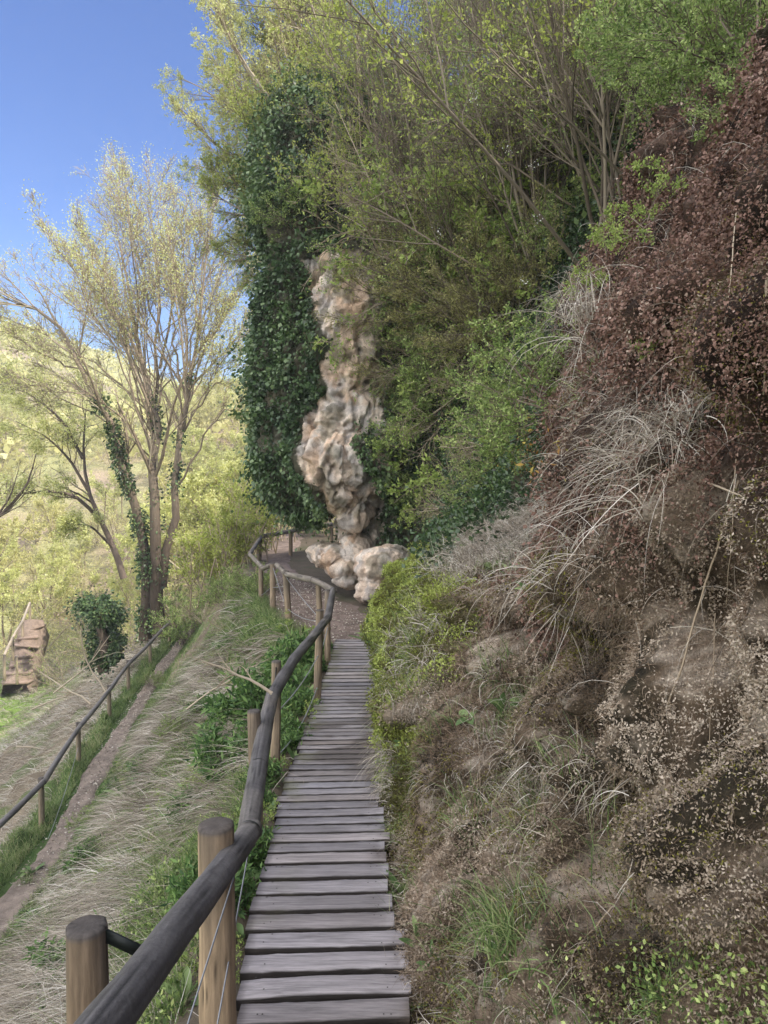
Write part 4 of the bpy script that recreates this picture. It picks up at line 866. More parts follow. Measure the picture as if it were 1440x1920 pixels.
# pale lit crowns on top of the pillar
PT_ = [tree_meshes('p', 311, 6, 4.6, .05, .45, [(14, .36, .6), (8, .45, .7), (4, .5, .7)], (4.6, .058, .55), 'twigpale', 'springpale'),
       tree_meshes('p', 312, 7, 3.4, .04, .6, [(14, .4, .6), (8, .5, .7), (4, .5, .7)], (4.0, .052, .55), 'twig', 'spring')]
for px, py, d, s, kd, ln, lab in [(580, 330, 19.5, 1.1, 0, -.1, 'pale spring tree leaning out left over the ivy top'), (640, 250, 20.5, 1.2, 0, 0, 'tall pale green tree on top of the pillar'),
                              (530, 440, 19.0, .85, 1, -.6, 'dense twiggy shrub tree jutting left from the ivy edge'), (540, 400, 19.8, 1.0, 1, -.45, 'yellow green tree over the left shoulder of the pillar'),
                              (720, 230, 21, 1.15, 1, .05, 'yellow green tree behind the top of the pillar'), (600, 130, 21.5, 1.0, 0, -.1, 'pale tree reaching the top of the picture against the sky'),
                              (800, 180, 20, 1.1, 0, 0, 'pale green tree right of the pillar top'), (620, 260, 20, .95, 1, -.3, 'dense twiggy tree filling the crown over the ivy top'), (560, 400, 20.6, .9, 0, -.5, 'long pale tree stretching left over the valley'), (600, 180, 21.5, .9, 1, -.15, 'yellow green tree high in the sky gap'), (515, 490, 19.5, .6, 1, -.95, 'low twiggy bush tree sticking out sideways from the ivy'), (640, 100, 22, .9, 0, .0, 'pale tree at the very top of the picture'), (560, 300, 20.5, .95, 0, -.32, 'outermost pale tree against the blue sky, upper left')]:
    tree(kd, at(px, py, d), s, lab, (0, ln), 'trees on top of the pillar', PT_)

# ---------------------------------------------------------------- the big many-stemmed tree on the left
DB = 32.0
limbs = [  # (points (px, py, d), start radius)
 ([(272, 1200, 32), (272, 1130, 32), (280, 1070, 32), (262, 980, 32), (232, 880, 31.5), (205, 790, 31), (178, 720, 30.5), (140, 640, 30), (80, 580, 29.5), (30, 570, 29)], .36),
 ([(300, 1190, 32), (299, 1120, 32), (292, 1050, 32), (290, 960, 32), (286, 880, 32), (292, 800, 32), (283, 720, 32.5), (262, 640, 33), (238, 540, 33), (222, 450, 33)], .40),
 ([(304, 1100, 32), (316, 1010, 32), (325, 930, 32), (338, 850, 32), (350, 780, 32), (358, 710, 32), (368, 620, 32), (380, 530, 32), (392, 440, 32)], .26),
 ([(290, 1000, 32.2), (288, 900, 32.6), (290, 780, 33), (296, 680, 33), (300, 560, 33), (290, 450, 33.5), (275, 380, 34)], .20),
 ([(283, 720, 32.5), (255, 650, 32), (215, 590, 31.5), (165, 530, 31), (120, 480, 31)], .12),
 ([(292, 800, 32), (270, 730, 31), (235, 660, 30.5), (210, 590, 30), (180, 500, 30), (160, 450, 30)], .12),
 ([(300, 690, 33), (315, 620, 33.5), (330, 540, 34), (345, 450, 34), (335, 370, 34)], .12),
 ([(355, 730, 32), (395, 690, 32), (430, 650, 32), (465, 600, 32), (490, 570, 32)], .11),
 ([(362, 680, 32), (400, 620, 32.5), (440, 560, 33), (470, 500, 33)], .10),
 ([(205, 790, 31), (150, 700, 30.5), (100, 670, 30), (40, 640, 30), (-20, 620, 30)], .11),
 ([(290, 880, 32), (240, 800, 31), (180, 740, 30.5), (120, 730, 30), (50, 720, 30)], .10),
 ([(292, 780, 32), (250, 690, 33), (225, 600, 34), (200, 520, 34.5)], .10),
 ([(350, 760, 32), (330, 680, 33), (325, 600, 33.5), (318, 500, 34), (312, 400, 34)], .11),
 ([(325, 920, 32), (365, 850, 31.5), (400, 790, 31), (440, 760, 31), (480, 740, 31)], .09),
 ([(300, 640, 33), (270, 560, 33), (250, 480, 33), (240, 400, 33), (235, 350, 33)], .09),
 ([(368, 620, 32), (360, 540, 32), (370, 460, 32), (380, 400, 32)], .09)]
_r = random.Random(3)
for i, (ex, ey) in enumerate([(-15, 690), (0, 590), (50, 520), (95, 450), (150, 430), (205, 360), (250, 345), (300, 345), (350, 365), (400, 400), (440, 440), (480, 500), (485, 610), (60, 640), (130, 560), (180, 480), (450, 680), (420, 560), (230, 430), (330, 450)]):
    sx, sy = [(286, 860), (290, 780), (345, 810), (278, 930)][i % 3 if ex < 330 else 2]; dd = DB+_r.uniform(-4, 4); dx, dy = ex-sx, ey-sy; bow = .14*(1 if dx < 0 else -1)
    limbs.append(([(sx, sy, DB), (sx+dx*.18, sy+dy*.28, DB+(dd-DB)*.25), (sx+dx*.42, sy+dy*.56, DB+(dd-DB)*.5), (sx+dx*.72, sy+dy*.8, DB+(dd-DB)*.8), (ex, ey, dd)], _r.uniform(.055, .085)))
bt = empty('tree', at(288, 1200, DB), 'large many stemmed tree with pale yellow young leaves behind the lower fence', 'tree'); BO = np.array(at(288, 1200, DB))
LP, LR, LLn = [], [], []; KL = 12
for pts, r in limbs:
    p = np.array([at(*q) for q in pts]); s = np.linspace(0, len(p)-1, KL)
    q = np.stack([np.interp(s, np.arange(len(p)), p[:, k]) for k in range(3)], -1); q[1:-1] += np.random.default_rng(int(r*1000)).normal(size=(KL-2, 3))*.09
    LP.append(q); LR.append(np.linspace(r*(.8 if r > .2 else .55), max(.017, r*.08), KL)*(1 if r > .2 else 1)); LLn.append(np.linalg.norm(p[-1]-p[0]))
LP, LR, LLn = np.array(LP)-BO, np.array(LR), np.array(LLn)
rng = np.random.default_rng(401)
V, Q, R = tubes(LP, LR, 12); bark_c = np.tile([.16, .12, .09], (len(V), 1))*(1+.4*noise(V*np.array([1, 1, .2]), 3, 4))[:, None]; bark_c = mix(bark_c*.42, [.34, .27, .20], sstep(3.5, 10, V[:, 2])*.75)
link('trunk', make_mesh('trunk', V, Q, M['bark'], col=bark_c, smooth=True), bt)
wood = []; last = (LP, LR, LLn); lv = [last]
for i, (nc, ra, an) in enumerate([(12, .30, .42), (8, .42, .5), (5, .5, .6)]):
    p, D, LL, rr = spawn(rng, last[0], last[1], nc, ra, an, last[2], .38 if i == 0 else .1)
    rr = np.maximum(rr*.8, .010); P, Rr = grow_level(rng, p, D, LL, rr, 6-i, .10, (0, 0, .05), .4); wood.append(tubes(P, Rr, 4 if i == 0 else 3)); last = (P, Rr, LL); lv.append(last)
w_ = join(wood); link('branches', make_mesh('branches', w_[0], w_[1], M['twigpale'], rnd=w_[2]), bt)
P, Rr, LL = lv[-1]; n = 50000; i = rng.integers(0, len(P), n); j = rng.integers(0, P.shape[1], n); pp = P[i, j]+rng.normal(size=(n, 3))*.2
V, Q, R = leaves(rng, pp, rng.normal(size=(n, 3)), .078, .62, .2, rnd=np.clip(rng.random(len(P))[i]*.6+rng.random(n)*.4, 0, 1)); link('crown', make_mesh('crown', V, Q, M['springpale'], rnd=R), bt)
# ivy on its stems
n = 6500; i = rng.choice([0, 0, 0, 0, 1, 2], n); tt = rng.random(n)**.8*(KL-5); j = tt.astype(int); f = (tt-j)[:, None]
c = LP[i, j]*(1-f)+LP[i, j+1]*f; rad = LR[i, j]; dd = unit(rng.normal(size=(n, 3))); pp = c+dd*(rad*1.1+.03+np.abs(rng.normal(size=n))*.10*(noise(c*1.0, 1.2, 5)+.7))[:, None]
keep = (noise(c, .9, 8)+.12*(i == 0) > -.05); V, Q, R = leaves(rng, pp[keep], dd[keep]-UP*.5, .13, .85, .2)
o = link('ivy', make_mesh('ivy', V+BO, Q, M['ivy'], rnd=R)); tag(o, 'ivy climbing the stems of the large pale tree on the left', 'ivy')
# leaning second tree to its left, and an ivy covered stump
def limb_tree(limbs, label, seed, nl, lm, leafsize, wmat='twig', children=((10, .4, .6), (6, .5, .6), (3, .5, .7)), name='tree'):
    base = np.array(at(*limbs[0][0][0])); e = empty(name, base, label, 'tree'); P_, R_, L_ = [], [], []
    for pts, r in limbs:
        p = np.array([at(*q) for q in pts]); s = np.linspace(0, len(p)-1, 8); q = np.stack([np.interp(s, np.arange(len(p)), p[:, k]) for k in range(3)], -1)-base
        P_.append(q); R_.append(np.linspace(r, r*.2, 8)); L_.append(np.linalg.norm(p[-1]-p[0]))
    rng = np.random.default_rng(seed); last = (np.array(P_), np.array(R_), np.array(L_)); v, q, r = tubes(last[0], last[1], 9)
    link('trunk', make_mesh('trunk', v, q, M['bark'], col=np.tile([.13, .10, .08], (len(v), 1)), smooth=True), e); wd = []
    for i, (nc, ra, an) in enumerate(children):
        p, D, LL, rr = spawn(rng, last[0], last[1], nc, ra, an, last[2], .25); P, Rr = grow_level(rng, p, D, LL, np.maximum(rr*.8, .008), 6-i, .13, (0, 0, .02), .4); wd.append(tubes(P, Rr, 3)); last = (P, Rr, LL)
    w = join(wd); link('branches', make_mesh('branches', w[0], w[1], M[wmat], rnd=w[2]), e)
    i = rng.integers(0, len(last[0]), nl); j = rng.integers(0, last[0].shape[1], nl); V, Q, R = leaves(rng, last[0][i, j]+rng.normal(size=(nl, 3))*.08, rng.normal(size=(nl, 3)), leafsize, .6, .2)
    link('crown', make_mesh('crown', V, Q, M[lm], rnd=R), e); return e
limb_tree([([(232, 1085, 34), (215, 1030, 34), (188, 975, 34), (165, 920, 34), (155, 860, 34), (160, 780, 34)], .17), ([(188, 975, 34), (150, 935, 33), (110, 920, 32.5), (50, 925, 32), (-10, 925, 32)], .10),
           ([(165, 920, 34), (130, 860, 34), (90, 820, 33), (30, 790, 33)], .08), ([(215, 1030, 34), (170, 985, 33), (120, 980, 32)], .07), ([(155, 860, 34), (120, 790, 34), (60, 740, 34), (0, 720, 34)], .08)],
          'crooked smaller tree with thin arching branches left of the large pale tree', 411, 15000, 'springpale', .095, 'twig')
limb_tree([([(-60, 1010, 16), (-10, 975, 16), (30, 940, 16), (55, 900, 16), (68, 850, 16)], .05), ([(-10, 975, 16), (20, 930, 16), (35, 880, 16)], .03)], 'bare dark branch reaching in from the left edge of the picture', 413, 60, 'springpale', .05, 'twig', ((4, .4, .5), (3, .5, .5)))
P0 = at(193, 1240, 27); e = empty('ivy_stump', P0, 'ivy smothered leafy stump beyond the lower fence, left of the large tree', 'stump')
v, q, _ = tubes(np.array([[[0, 0, -.4], [.05, 0, .6], [-.05, 0, 1.4], [.1, 0, 2.1]]]), np.array([[.22, .2, .17, .1]]), 10); link('trunk', make_mesh('trunk', v, q, M['bark'], col=np.tile([.12, .09, .07], (len(v), 1)), smooth=True), e)
n = 9000; h = rng.random(n)*2.5-.1; dd = unit(rng.normal(size=(n, 3))*[1, 1, .3]); pp = np.stack([.25*np.sin(h*2), .1*h, h], -1)+dd*((.12+1.15*noise(np.stack([dd[:, 0], dd[:, 1], h], -1), 1.1, 4)+.25*np.exp(-((h-1.9)/.5)**2)+.1)[:, None])*rng.uniform(.6, 1.15, (n, 1))
V, Q, R = leaves(rng, pp, dd-UP*.5, .11, .85, .2); link('ivy_leaves', make_mesh('ivy_leaves', V, Q, M['ivy'], rnd=R), e)

# shrubs between the lower fence and the pillar, and brush on the far slope
for px, by, d, s, kd, lab in [(440, 1080, 24, 3.0, 'thicket', 'tall leafy green thicket left of the upper fence corner'), (400, 1110, 27, 3.4, 'thicket', 'upright leafy bush between the big tree and the fence'), (480, 1050, 27, 3.0, 'thicket', 'thin stemmed bush behind the fence corner'),
                              (510, 1030, 31, 3.0, 'thicket', 'sunlit bush behind the path bend'), (560, 1030, 36, 3.4, 'thicket', 'sunlit bush seen under the overhanging rock'), (430, 1130, 19, 1.3, 'fine', 'low dark bush on the slope below the fence corner'),
                              (350, 1130, 31, 2.6, 'fine', 'bush growing right of the large tree trunk'), (470, 1120, 17, 1.0, 'fine', 'low dense bush beside the fence posts at the corner'), (380, 1150, 26, 1.6, 'bare', 'grey twiggy shrub on the slope above the lower path'),
                              (330, 1060, 35, 3.4, 'bare', 'pale twig tangle in front of the large trunk'), (230, 1080, 36, 3.2, 'bare', 'pale leafless shrub left of the large trunk'), (120, 1180, 38, 2.6, 'bare', 'twiggy scrub right of the reddish steps'),
                              (620, 1020, 33, 3.0, 'thicket', 'bush behind the far end of the fence')]:
    x = (px-720)/FPX*d; z = float(ground_z(x, d)); shrub(kd, (x, d, z-.1), s, lab, group='bushes on the slope')
for px, py, s, kd, lab in [(285, 1290, .7, 'fine', 'green bush at the edge of the lower path'),
                           (440, 1310, .4, 'bare', 'dry twiggy clump left of the handrail'), (345, 1380, .5, 'fine', 'low green clump in the middle of the straw slope'), (170, 1555, .5, 'fine', 'green clump in the straw above the lower path'), (420, 1180, .7, 'bare', 'brown twiggy clump at the top of the slope'),
                           (560, 1190, .35, 'broad', 'fresh leafy clump under the handrail bend'), (250, 1480, .3, 'broad', 'pale green sprigs in the straw'), (210, 1650, .28, 'broad', 'pale green sprigs lower on the straw slope'), (330, 1560, .25, 'fine', 'small green clump left of the second post')]:
    shrub(kd, hit(px, py, -.05), s, lab, group='bushes on the slope')
_rs = random.Random(5)
for i in range(34):
    y = 3.2+12*_rs.random()**1.1; x = float(edge_x(y))-.3-_rs.random()*(float(edge_x(y)-low_x(y))-1.1); kd = _rs.choice(['leafy', 'bare', 'leafy', 'broad'])
    shrub(kd, (x, y, float(ground_z(x, y))-.04), _rs.uniform(.22, .5), {'leafy': 'small green weedy clump in the straw of the left slope', 'bare': 'dead twiggy clump in the straw of the left slope', 'broad': 'fresh leafy sprig clump in the straw of the left slope'}[kd], group='weedy clumps on the left slope', sq=.7)
for x, y, s, lab in [(-1.38, 8.4, .72, 'dark feathery bush left of the handrail past the fourth post'), (-1.2, 9.6, .62, 'feathery green bush behind the handrail near the fifth post'), (-1.55, 7.3, .55, 'leafy bush on the slope left of the fourth post'), (-2.3, 10.5, .6, 'low bush on the slope well left of the handrail bend')]:
    shrub('leafy', (x, y, float(ground_z(x, y))-.05), s, lab, group='bushes on the slope')
for i, y in enumerate(np.linspace(3.0, 10.4, 17)):
    x = float(walk_l(y))-.10-.13*_rs.random(); shrub('leafy' if i % 3 else 'broad', (x, y, float(ground_z(x, y))-.03), _rs.uniform(.17, .30), 'leafy weed clump filling the strip between the left plank ends and the fence posts', group='weed clumps along the left plank ends')

# ---------------------------------------------------------------- far woods
FT = [tree_meshes('f', 501, 3, 9, .13, .28, [(12, .36, .6), (6, .5, .7)], (30, .20, .6), 'twigpale', 'farpale', .08),
      tree_meshes('f', 502, 4, 8, .12, .35, [(12, .38, .6), (6, .5, .7)], (20, .19, .6), 'twigpale', 'springpale', .08),
      tree_meshes('f', 503, 5, 7, .10, .4, [(11, .4, .6), (6, .5, .7)], (8, .16, .6), 'twigpale', 'farpale', .1)]
far_words = ['yellow green spring tree', 'pale green spring tree', 'half bare spring tree']
rs = random.Random(12); k = 0; tries = 0; placed = []
while k < 140 and tries < 4000:
    tries += 1
    y = rs.uniform(40, 135); x = rs.uniform(-.58*y, .02*y-2)
    if x < -15 and y < 48 and x > -30: continue
    if any((x-a)**2+(y-b)**2 < (1.8+y*.022)**2 for a, b in placed): continue
    placed.append((x, y)); kd = rs.choice([0, 0, 1, 1, 2]) if x > -y*.32 else rs.choice([1, 2, 2, 1, 0])
    u = 720+x/y*FPX
    fs = rs.uniform(.65, 1.1)*(1 if x > -.3*y else .75)
    zone = 'at the left edge' if u < 90 else 'left of the large tree' if u < 220 else 'behind the large tree' if u < 350 else 'right of the large tree' if u < 490 else 'behind the rock pillar'
    tree(kd, (x, y, float(ground_z(x, y))-.3), fs, ('tall ' if fs > .85 else 'small ')+far_words[kd]+' '+zone+(', nearest rows' if y < 70 else ', middle rows' if y < 100 else ', farthest rows'), (0, 0), far_words[kd]+'s across the valley', FT); k += 1
rng = np.random.default_rng(77)
n = 46000; y = 95+rng.random(n)**.8*330; x = rng.uniform(-.62, .06, n)*y; z = ground_z(x, y); cl = noise(np.stack([x, y, 0*x], -1), .09, 4)
P = np.stack([x, y, np.where(y > 250, z-sstep(250, 600, y)*60, z)+rng.random(n)*(3+3*cl)], -1); V1 = leaves(rng, P, rng.normal(size=(n, 3)), 1.25, .7, .3)
stuff('far_wood', V1, M['farpale'], 'distant spring woodland covering the hillside on the horizon', 'woodland')
n = 105000; y = 34+rng.random(n)**1.1*75; x = rng.uniform(-.60, .02, n)*y-2; keep = ~((x < -14) & (x > -30) & (y < 46)); x, y = x[keep], y[keep]; n = len(x)
cl = noise(np.stack([x, y, 0*x], -1), .25, 14); P = np.stack([x, y, ground_z(x, y)+rng.random(n)**1.5*(1.6+2.2*cl)], -1); V1 = leaves(rng, P, rng.normal(size=(n, 3)), .14, .45, .3)
stuff('brushwood', V1, M['farpale'], 'pale scrubby brushwood filling the slope below the far trees', 'undergrowth')

# ---------------------------------------------------------------- grass on the left slope
def on_ground(x, y): return np.stack([x, y, ground_z(x, y)], -1)
rng = np.random.default_rng(601)
def slope_pts(n, y0, y1, wfun, p=1.6, off_=.4):
    y = y0+(y1-y0)*rng.random(n*4)**p; a, b = low_x(y)+off_, edge_x(y)+.05; x = a+(b-a)*rng.random(n*4)
    P = on_ground(x, y); keep = rng.random(len(P)) < wfun(P); return P[keep][:n]
down = np.array([-.78, -.12, -.62])
P1 = slope_pts(26000, 1.2, 17, lambda P: (1-.55*sstep(6, 9, P[..., 1]))*(.04+.96*sstep(-.25, .25, noise(P, 1.1, 15)+.5*noise(P, 3.2, 25)))*(1-.8*sstep(.1, .35, noise(P, .8, 45)))*(1-.7*sstep(-1.5, -.3, P[..., 0]-edge_x(P[..., 1]))), off_=1.25)
T0 = slope_pts(1000, 1.2, 16, lambda P: (1-.5*sstep(6, 9, P[..., 1]))*sstep(-.45, .2, noise(P, .9, 15))*(1-.6*sstep(-1.0, -.2, P[..., 0]-edge_x(P[..., 1]))), off_=1.3); th = rng.uniform(0, 6.28, len(T0)*34); rr_ = np.abs(rng.normal(size=len(th)))
O_ = np.stack([np.cos(th)*rr_, np.sin(th)*rr_, 0*th], -1); P2 = np.repeat(T0, 34, 0)+O_*.06; tsz = np.repeat(rng.uniform(.5, 1.25, len(T0)), 34); tcol = np.repeat(rng.normal(size=len(T0))*.16, 34)
P = np.vstack([P1, P2]); out_ = np.vstack([np.zeros_like(P1), O_]); n1 = len(P1)
fl = unit(down+np.stack([noise(P, .9, 16)*.6, noise(P, 1.3, 17)*1.2, noise(P, 2.2, 18)*.3], -1))
isT = (np.arange(len(P)) >= n1)[:, None]
D0_ = np.where(isT, UP*.75+out_*.7+fl*.7, fl*.95+UP*.42)+rng.normal(size=P.shape)*.34; D1_ = D0_*.45+fl*.8+out_*.3+rng.normal(size=P.shape)*.22-UP*.25
ln_ = np.concatenate([rng.uniform(.15, .8, n1), rng.uniform(.3, .75, len(P2))*tsz]); rc_ = np.clip(.46+.3*noise(P, 1.5, 19)+rng.normal(size=len(P))*.22+np.concatenate([np.zeros(n1), tcol]), 0, 1)
V1 = blades(rng, P, D0_, D1_, ln_, .0030*np.maximum(1, P[:, 1]/3.2), 6, rnd=rc_)
stuff('dry_grass', V1, M['straw'], 'long dead straw combed downhill over the left slope', 'grass')
P = slope_pts(80000, 1.2, 18, lambda P: .22+.5*sstep(6, 9, P[..., 1])*sstep(-.3, .2, noise(P, 1.2, 47))+sstep(.1, .4, noise(P, .8, 45))+.7*sstep(-.9, -.1, P[..., 0]-edge_x(P[..., 1]))*sstep(-.2, .3, noise(P, 1.4, 46)))
V1 = blades(rng, P, UP*1.0+rng.normal(size=P.shape)*.35, UP*.3+down*.5+rng.normal(size=P.shape)*.5, rng.uniform(.08, .28, len(P)), .0045*np.maximum(1, P[:, 1]/3.5), 4)
stuff('green_grass', V1, M['grass'], 'green grass growing in patches through the straw of the left slope', 'grass')
P = slope_pts(52000, 1.5, 18, lambda P: .10+sstep(.02, .3, noise(P, .8, 145))+.9*sstep(-.7, -.05, P[..., 0]-edge_x(P[..., 1])))
V1 = leaves(rng, P+UP*rng.random((len(P), 1))*.14, rng.normal(size=P.shape)*.7+UP*.5, .026, .5, .2)
stuff('weeds', V1, M['green'], 'leafy green weeds along the top edge of the left slope', 'weeds')
# grass beside the lower path and on the shelf by the dirt path
n = 60000; y = 10+28*rng.random(n)**1.2; s = rng.choice([-1, 1, 1], n); x = low_x(y)+s*(.32+np.abs(rng.normal(size=n))*np.where(s > 0, .6, .35)); P = on_ground(x, y)
V1 = blades(rng, P, UP+rng.normal(size=P.shape)*.35, UP*.4+rng.normal(size=P.shape)*.6, rng.uniform(.06, .20, n), .014*y/20+.004, 3, rnd=np.clip(.1+.9*rng.random(n)+.4*noise(P, 1.2, 3), 0, 1))
stuff('green_grass', V1, M['grass'], 'short green grass lining both sides of the lower footpath', 'grass')
n = 30000; y = 9.5+10*rng.random(n); x = edge_x(y)+rng.normal(size=n)*.16+.06; P = on_ground(x, y)
e_ = rng.random(n) < .3; P[e_] = on_ground(rng.uniform(-.15, .6, e_.sum()), rng.uniform(10.9, 13.5, e_.sum()))
V1 = blades(rng, P, UP+rng.normal(size=P.shape)*.3, UP*.4+rng.normal(size=P.shape)*.6, rng.uniform(.05, .16, n), .009, 3)
stuff('green_grass', V1, M['grass'], 'fresh grass fringe edging the dirt path past the boardwalk end', 'grass')
# dry slope beyond the lower fence
n = 42000; y = 13+34*rng.random(n); x = low_x(y)-.8-rng.random(n)**1.2*13; P = on_ground(x, y); m = noise(P, .35, 27)
V1 = blades(rng, P, UP*.6+down*.6+rng.normal(size=P.shape)*.4, down+rng.normal(size=P.shape)*.35, rng.uniform(.2, .7, n), .012*y/20, 4, rnd=np.clip(.55+.3*m+rng.normal(size=n)*.2, 0, 1))
stuff('dry_grass', V1, M['straw'], 'sunlit dry grass on the slope beyond the lower fence', 'grass')
n = 22000; y = rng.uniform(24, 46, n); x = rng.uniform(-32, -14, n); P = on_ground(x, y)
V1 = blades(rng, P, UP+rng.normal(size=P.shape)*.3, UP*.4+rng.normal(size=P.shape)*.6, rng.uniform(.1, .3, n), .03, 3, rnd=.5+.5*rng.random(n)); stuff('meadow_grass', V1, M['grass'], 'bright sunlit meadow grass on the valley floor at far left', 'grass')

# ---------------------------------------------------------------- individual weeds, stalks, sticks
def lanceolate(rng, n, L, Wd, up=.5):
    """rosette of n broad pointed leaves with a folded midrib"""
    K = 6; t = np.linspace(0, 1, K); Vs, Qs = [], []
    for i in range(n):
        a = rng.uniform(0, 6.28); el = up*rng.uniform(.5, 1.4); l = L*rng.uniform(.65, 1.15); d = np.array([math.cos(a), math.sin(a), 0]); s = np.array([-d[1], d[0], 0])
        c = d[None]*(t*l*math.cos(el))[:, None]+UP[None]*(t*l*math.sin(el)-t**2*l*rng.uniform(.1, .5))[:, None]; w = Wd*l/L*np.sin(np.pi*np.clip(t*.92+.05, 0, 1))**.8*.5
        row = np.stack([c-s*w[:, None]+UP*(w*.35)[:, None], c, c+s*w[:, None]+UP*(w*.35)[:, None]], 1).reshape(-1, 3)
        b = (np.arange(K-1)[:, None]*3+np.arange(2)[None]).reshape(-1); Qs.append(np.stack([b, b+1, b+4, b+3], -1)+i*K*3); Vs.append(row)
    return np.vstack(Vs), np.vstack(Qs), np.repeat(rng.random(n)*.7+.2, K*3)
rng = np.random.default_rng(701); WM = []
for L, Wd, n, up in ((.12, .032, 8, .8), (.10, .045, 7, .6), (.16, .035, 10, 1.0)):
    v, q, r = lanceolate(rng, n, L, Wd, up); WM.append(make_mesh('leaves', v, q, M['weed'], rnd=r, smooth=True))
weeds = [(765, 1400, 'broad leaved weed at the foot of the green moss'), (745, 1455, 'weed between moss mound and plank edge'), (718, 1500, 'small weed on the dirt right of the planks'), (940, 1335, 'grey green weed on the lower bank, left of a pair'), (985, 1322, 'grey green weed on the lower bank, right of a pair'),
         (1018, 1415, 'pointed leaf weed halfway up the bank'), (985, 1465, 'narrow leaf weed below the pointed one'), (880, 1665, 'upright pointed weed on the rough bank above the grass tuft'), (786, 1775, 'dark green weed at the right plank ends'), (815, 1815, 'weed with toothed leaves by the lower plank ends'),
         (795, 1890, 'weed cluster at the very bottom beside the planks'), (762, 1690, 'yellow green weed overhanging the planks'), (1095, 1870, 'large upright leaf weed near the bottom of the bank'), (1060, 1885, 'broad leaf weed left of the upright leaf'), (960, 1085, 'broad leaf plant on the dry grass ledge'),
         (1000, 1110, 'small leafy plant right of the ledge plant'), (930, 1070, 'bright leaf plant on the left of the dry ledge'), (1390, 668, 'two leafed sprout on the brown moss near the right edge'), (850, 1370, 'weed at the top of the rough bank'), (880, 1350, 'weed beside dead roots on the rough bank'),
         (905, 1870, 'low weed at the bottom among dead grass'), (1180, 1890, 'single light weed near the lower right'), (1265, 745, 'green sprout above the dry grass clump'), (640, 1240+60, 'weed'), (945, 1790, 'weed under the green tuft')]
for i, (px, py, lab) in enumerate(weeds):
    if lab == 'weed': continue
    p = hit(px, py, .0); e = link('weed', WM[i % 3], None, [float(a) for a in p]); tag(e, lab, 'weed', 'weeds on the right bank'); e.rotation_euler = (random.uniform(-.2, .2), -.5, random.uniform(0, 6)); s = (.5+.14*p[1])*random.uniform(.85, 1.2); e.scale = (s,)*3
lw = [(470, 1650, 'leafy weed at the left plank edge near the second post'), (455, 1760, 'mossy weed behind the handrail'), (345, 1885, 'dark weed at the bottom below the handrail'), (500, 1590, 'weed next to the third pair of posts'), (545, 1480, 'weed rosette at the left plank edge'), (560, 1440, 'lush weed left of the wet planks'),
      (570, 1400, 'leafy weed beside the fourth post'), (545, 1350, 'bright weed under the curving handrail'), (575, 1320, 'weed growing near the fifth post foot'), (620, 1250, 'small weed at the far left plank edge'), (510, 1530, 'yellow green weed beside the planks'), (700, 1210, 'weed at the far right plank end'),
      (500, 1220, 'dark feathery weed clump left of the handrail'), (530, 1190, 'feathery green weed behind the fifth post'), (475, 1260, 'feathery weed on the slope left of the handrail'), (170, 1560, 'green weed among the straw near the lower path'), (60, 1640, 'grass weed tuft at the left edge above the straw'), (230, 1500, 'weed in the straw of the middle slope')]
for i, (px, py, lab) in enumerate(lw):
    p = hit(px, py, .0); e = link('weed', WM[(i*2+1) % 3], None, [float(a) for a in p]); tag(e, lab, 'weed', 'weeds on the left slope'); e.rotation_euler = (0, random.uniform(-.4, 0), random.uniform(0, 6)); s = max(1, .5+.2*p[1]); e.scale = (s,)*3
# grass tufts
def tuft(px, py, n, L, mat, lab, wd=.005, spread=.6, droop=.7, P=None):
    p = hit(px, py, .0) if P is None else P; rng = np.random.default_rng(int(px*7+py)); o = rng.normal(size=(n, 3))*[.05, .05, .01]*L*3
    V, Q, R = blades(rng, o, UP+rng.normal(size=(n, 3))*spread*.5, -UP*droop+rng.normal(size=(n, 3))*spread*1.3+np.array([-.2, 0, .3]), L*rng.uniform(.5, 1.1, n), wd, 7)
    e = link('grass_tuft', make_mesh('grass_tuft', V, Q, M[mat], rnd=R), None, [float(a) for a in p]); return tag(e, lab, 'grass tuft', 'grass tufts')
tuft(965, 1800, 150, .30, 'grass', 'long bright green grass tuft near the bottom of the right bank', .006)
tuft(1250, 1910, 90, .16, 'grass', 'green grass tuft at the bottom right'); tuft(1100, 1480+40, 130, .13, 'straw', 'pale dry tuft in the middle of the lower bank', .003, 1.0)
tuft(1190, 820, 190, .24, 'straw', 'shaggy pale clump of dead grass among the brown moss', .0045, 1.1, 1.0); tuft(1290, 800, 120, .20, 'straw', 'smaller dead grass clump right of the shaggy one', .0045, 1.1, 1.0); tuft(1150, 870, 120, .28, 'straw', 'long dead grass strands hanging from the shaggy clump', .004, .8, 1.6)
tuft(1100, 600, 90, .42, 'straw', 'dead grass hanging down the left rim of the brown moss', .004, .4, 2.4); tuft(50, 1660, 130, .34, 'grass', 'green tuft beside the lower path at the left edge', .007)
tuft(120, 1880, 160, .45, 'straw', 'bushy straw tuft in the bottom left corner', .005, .9); tuft(1000, 880, 80, .5, 'straw', 'dead grass fan above the dry ledge', .005, .8, 1.2); tuft(900, 1060, 120, .42, 'straw', 'drooping dead grass on the left of the dry ledge', .005, .8, 1.4)
tuft(1260, 890, 70, .09, 'grass', 'short green tuft below the dead grass clump', .004)

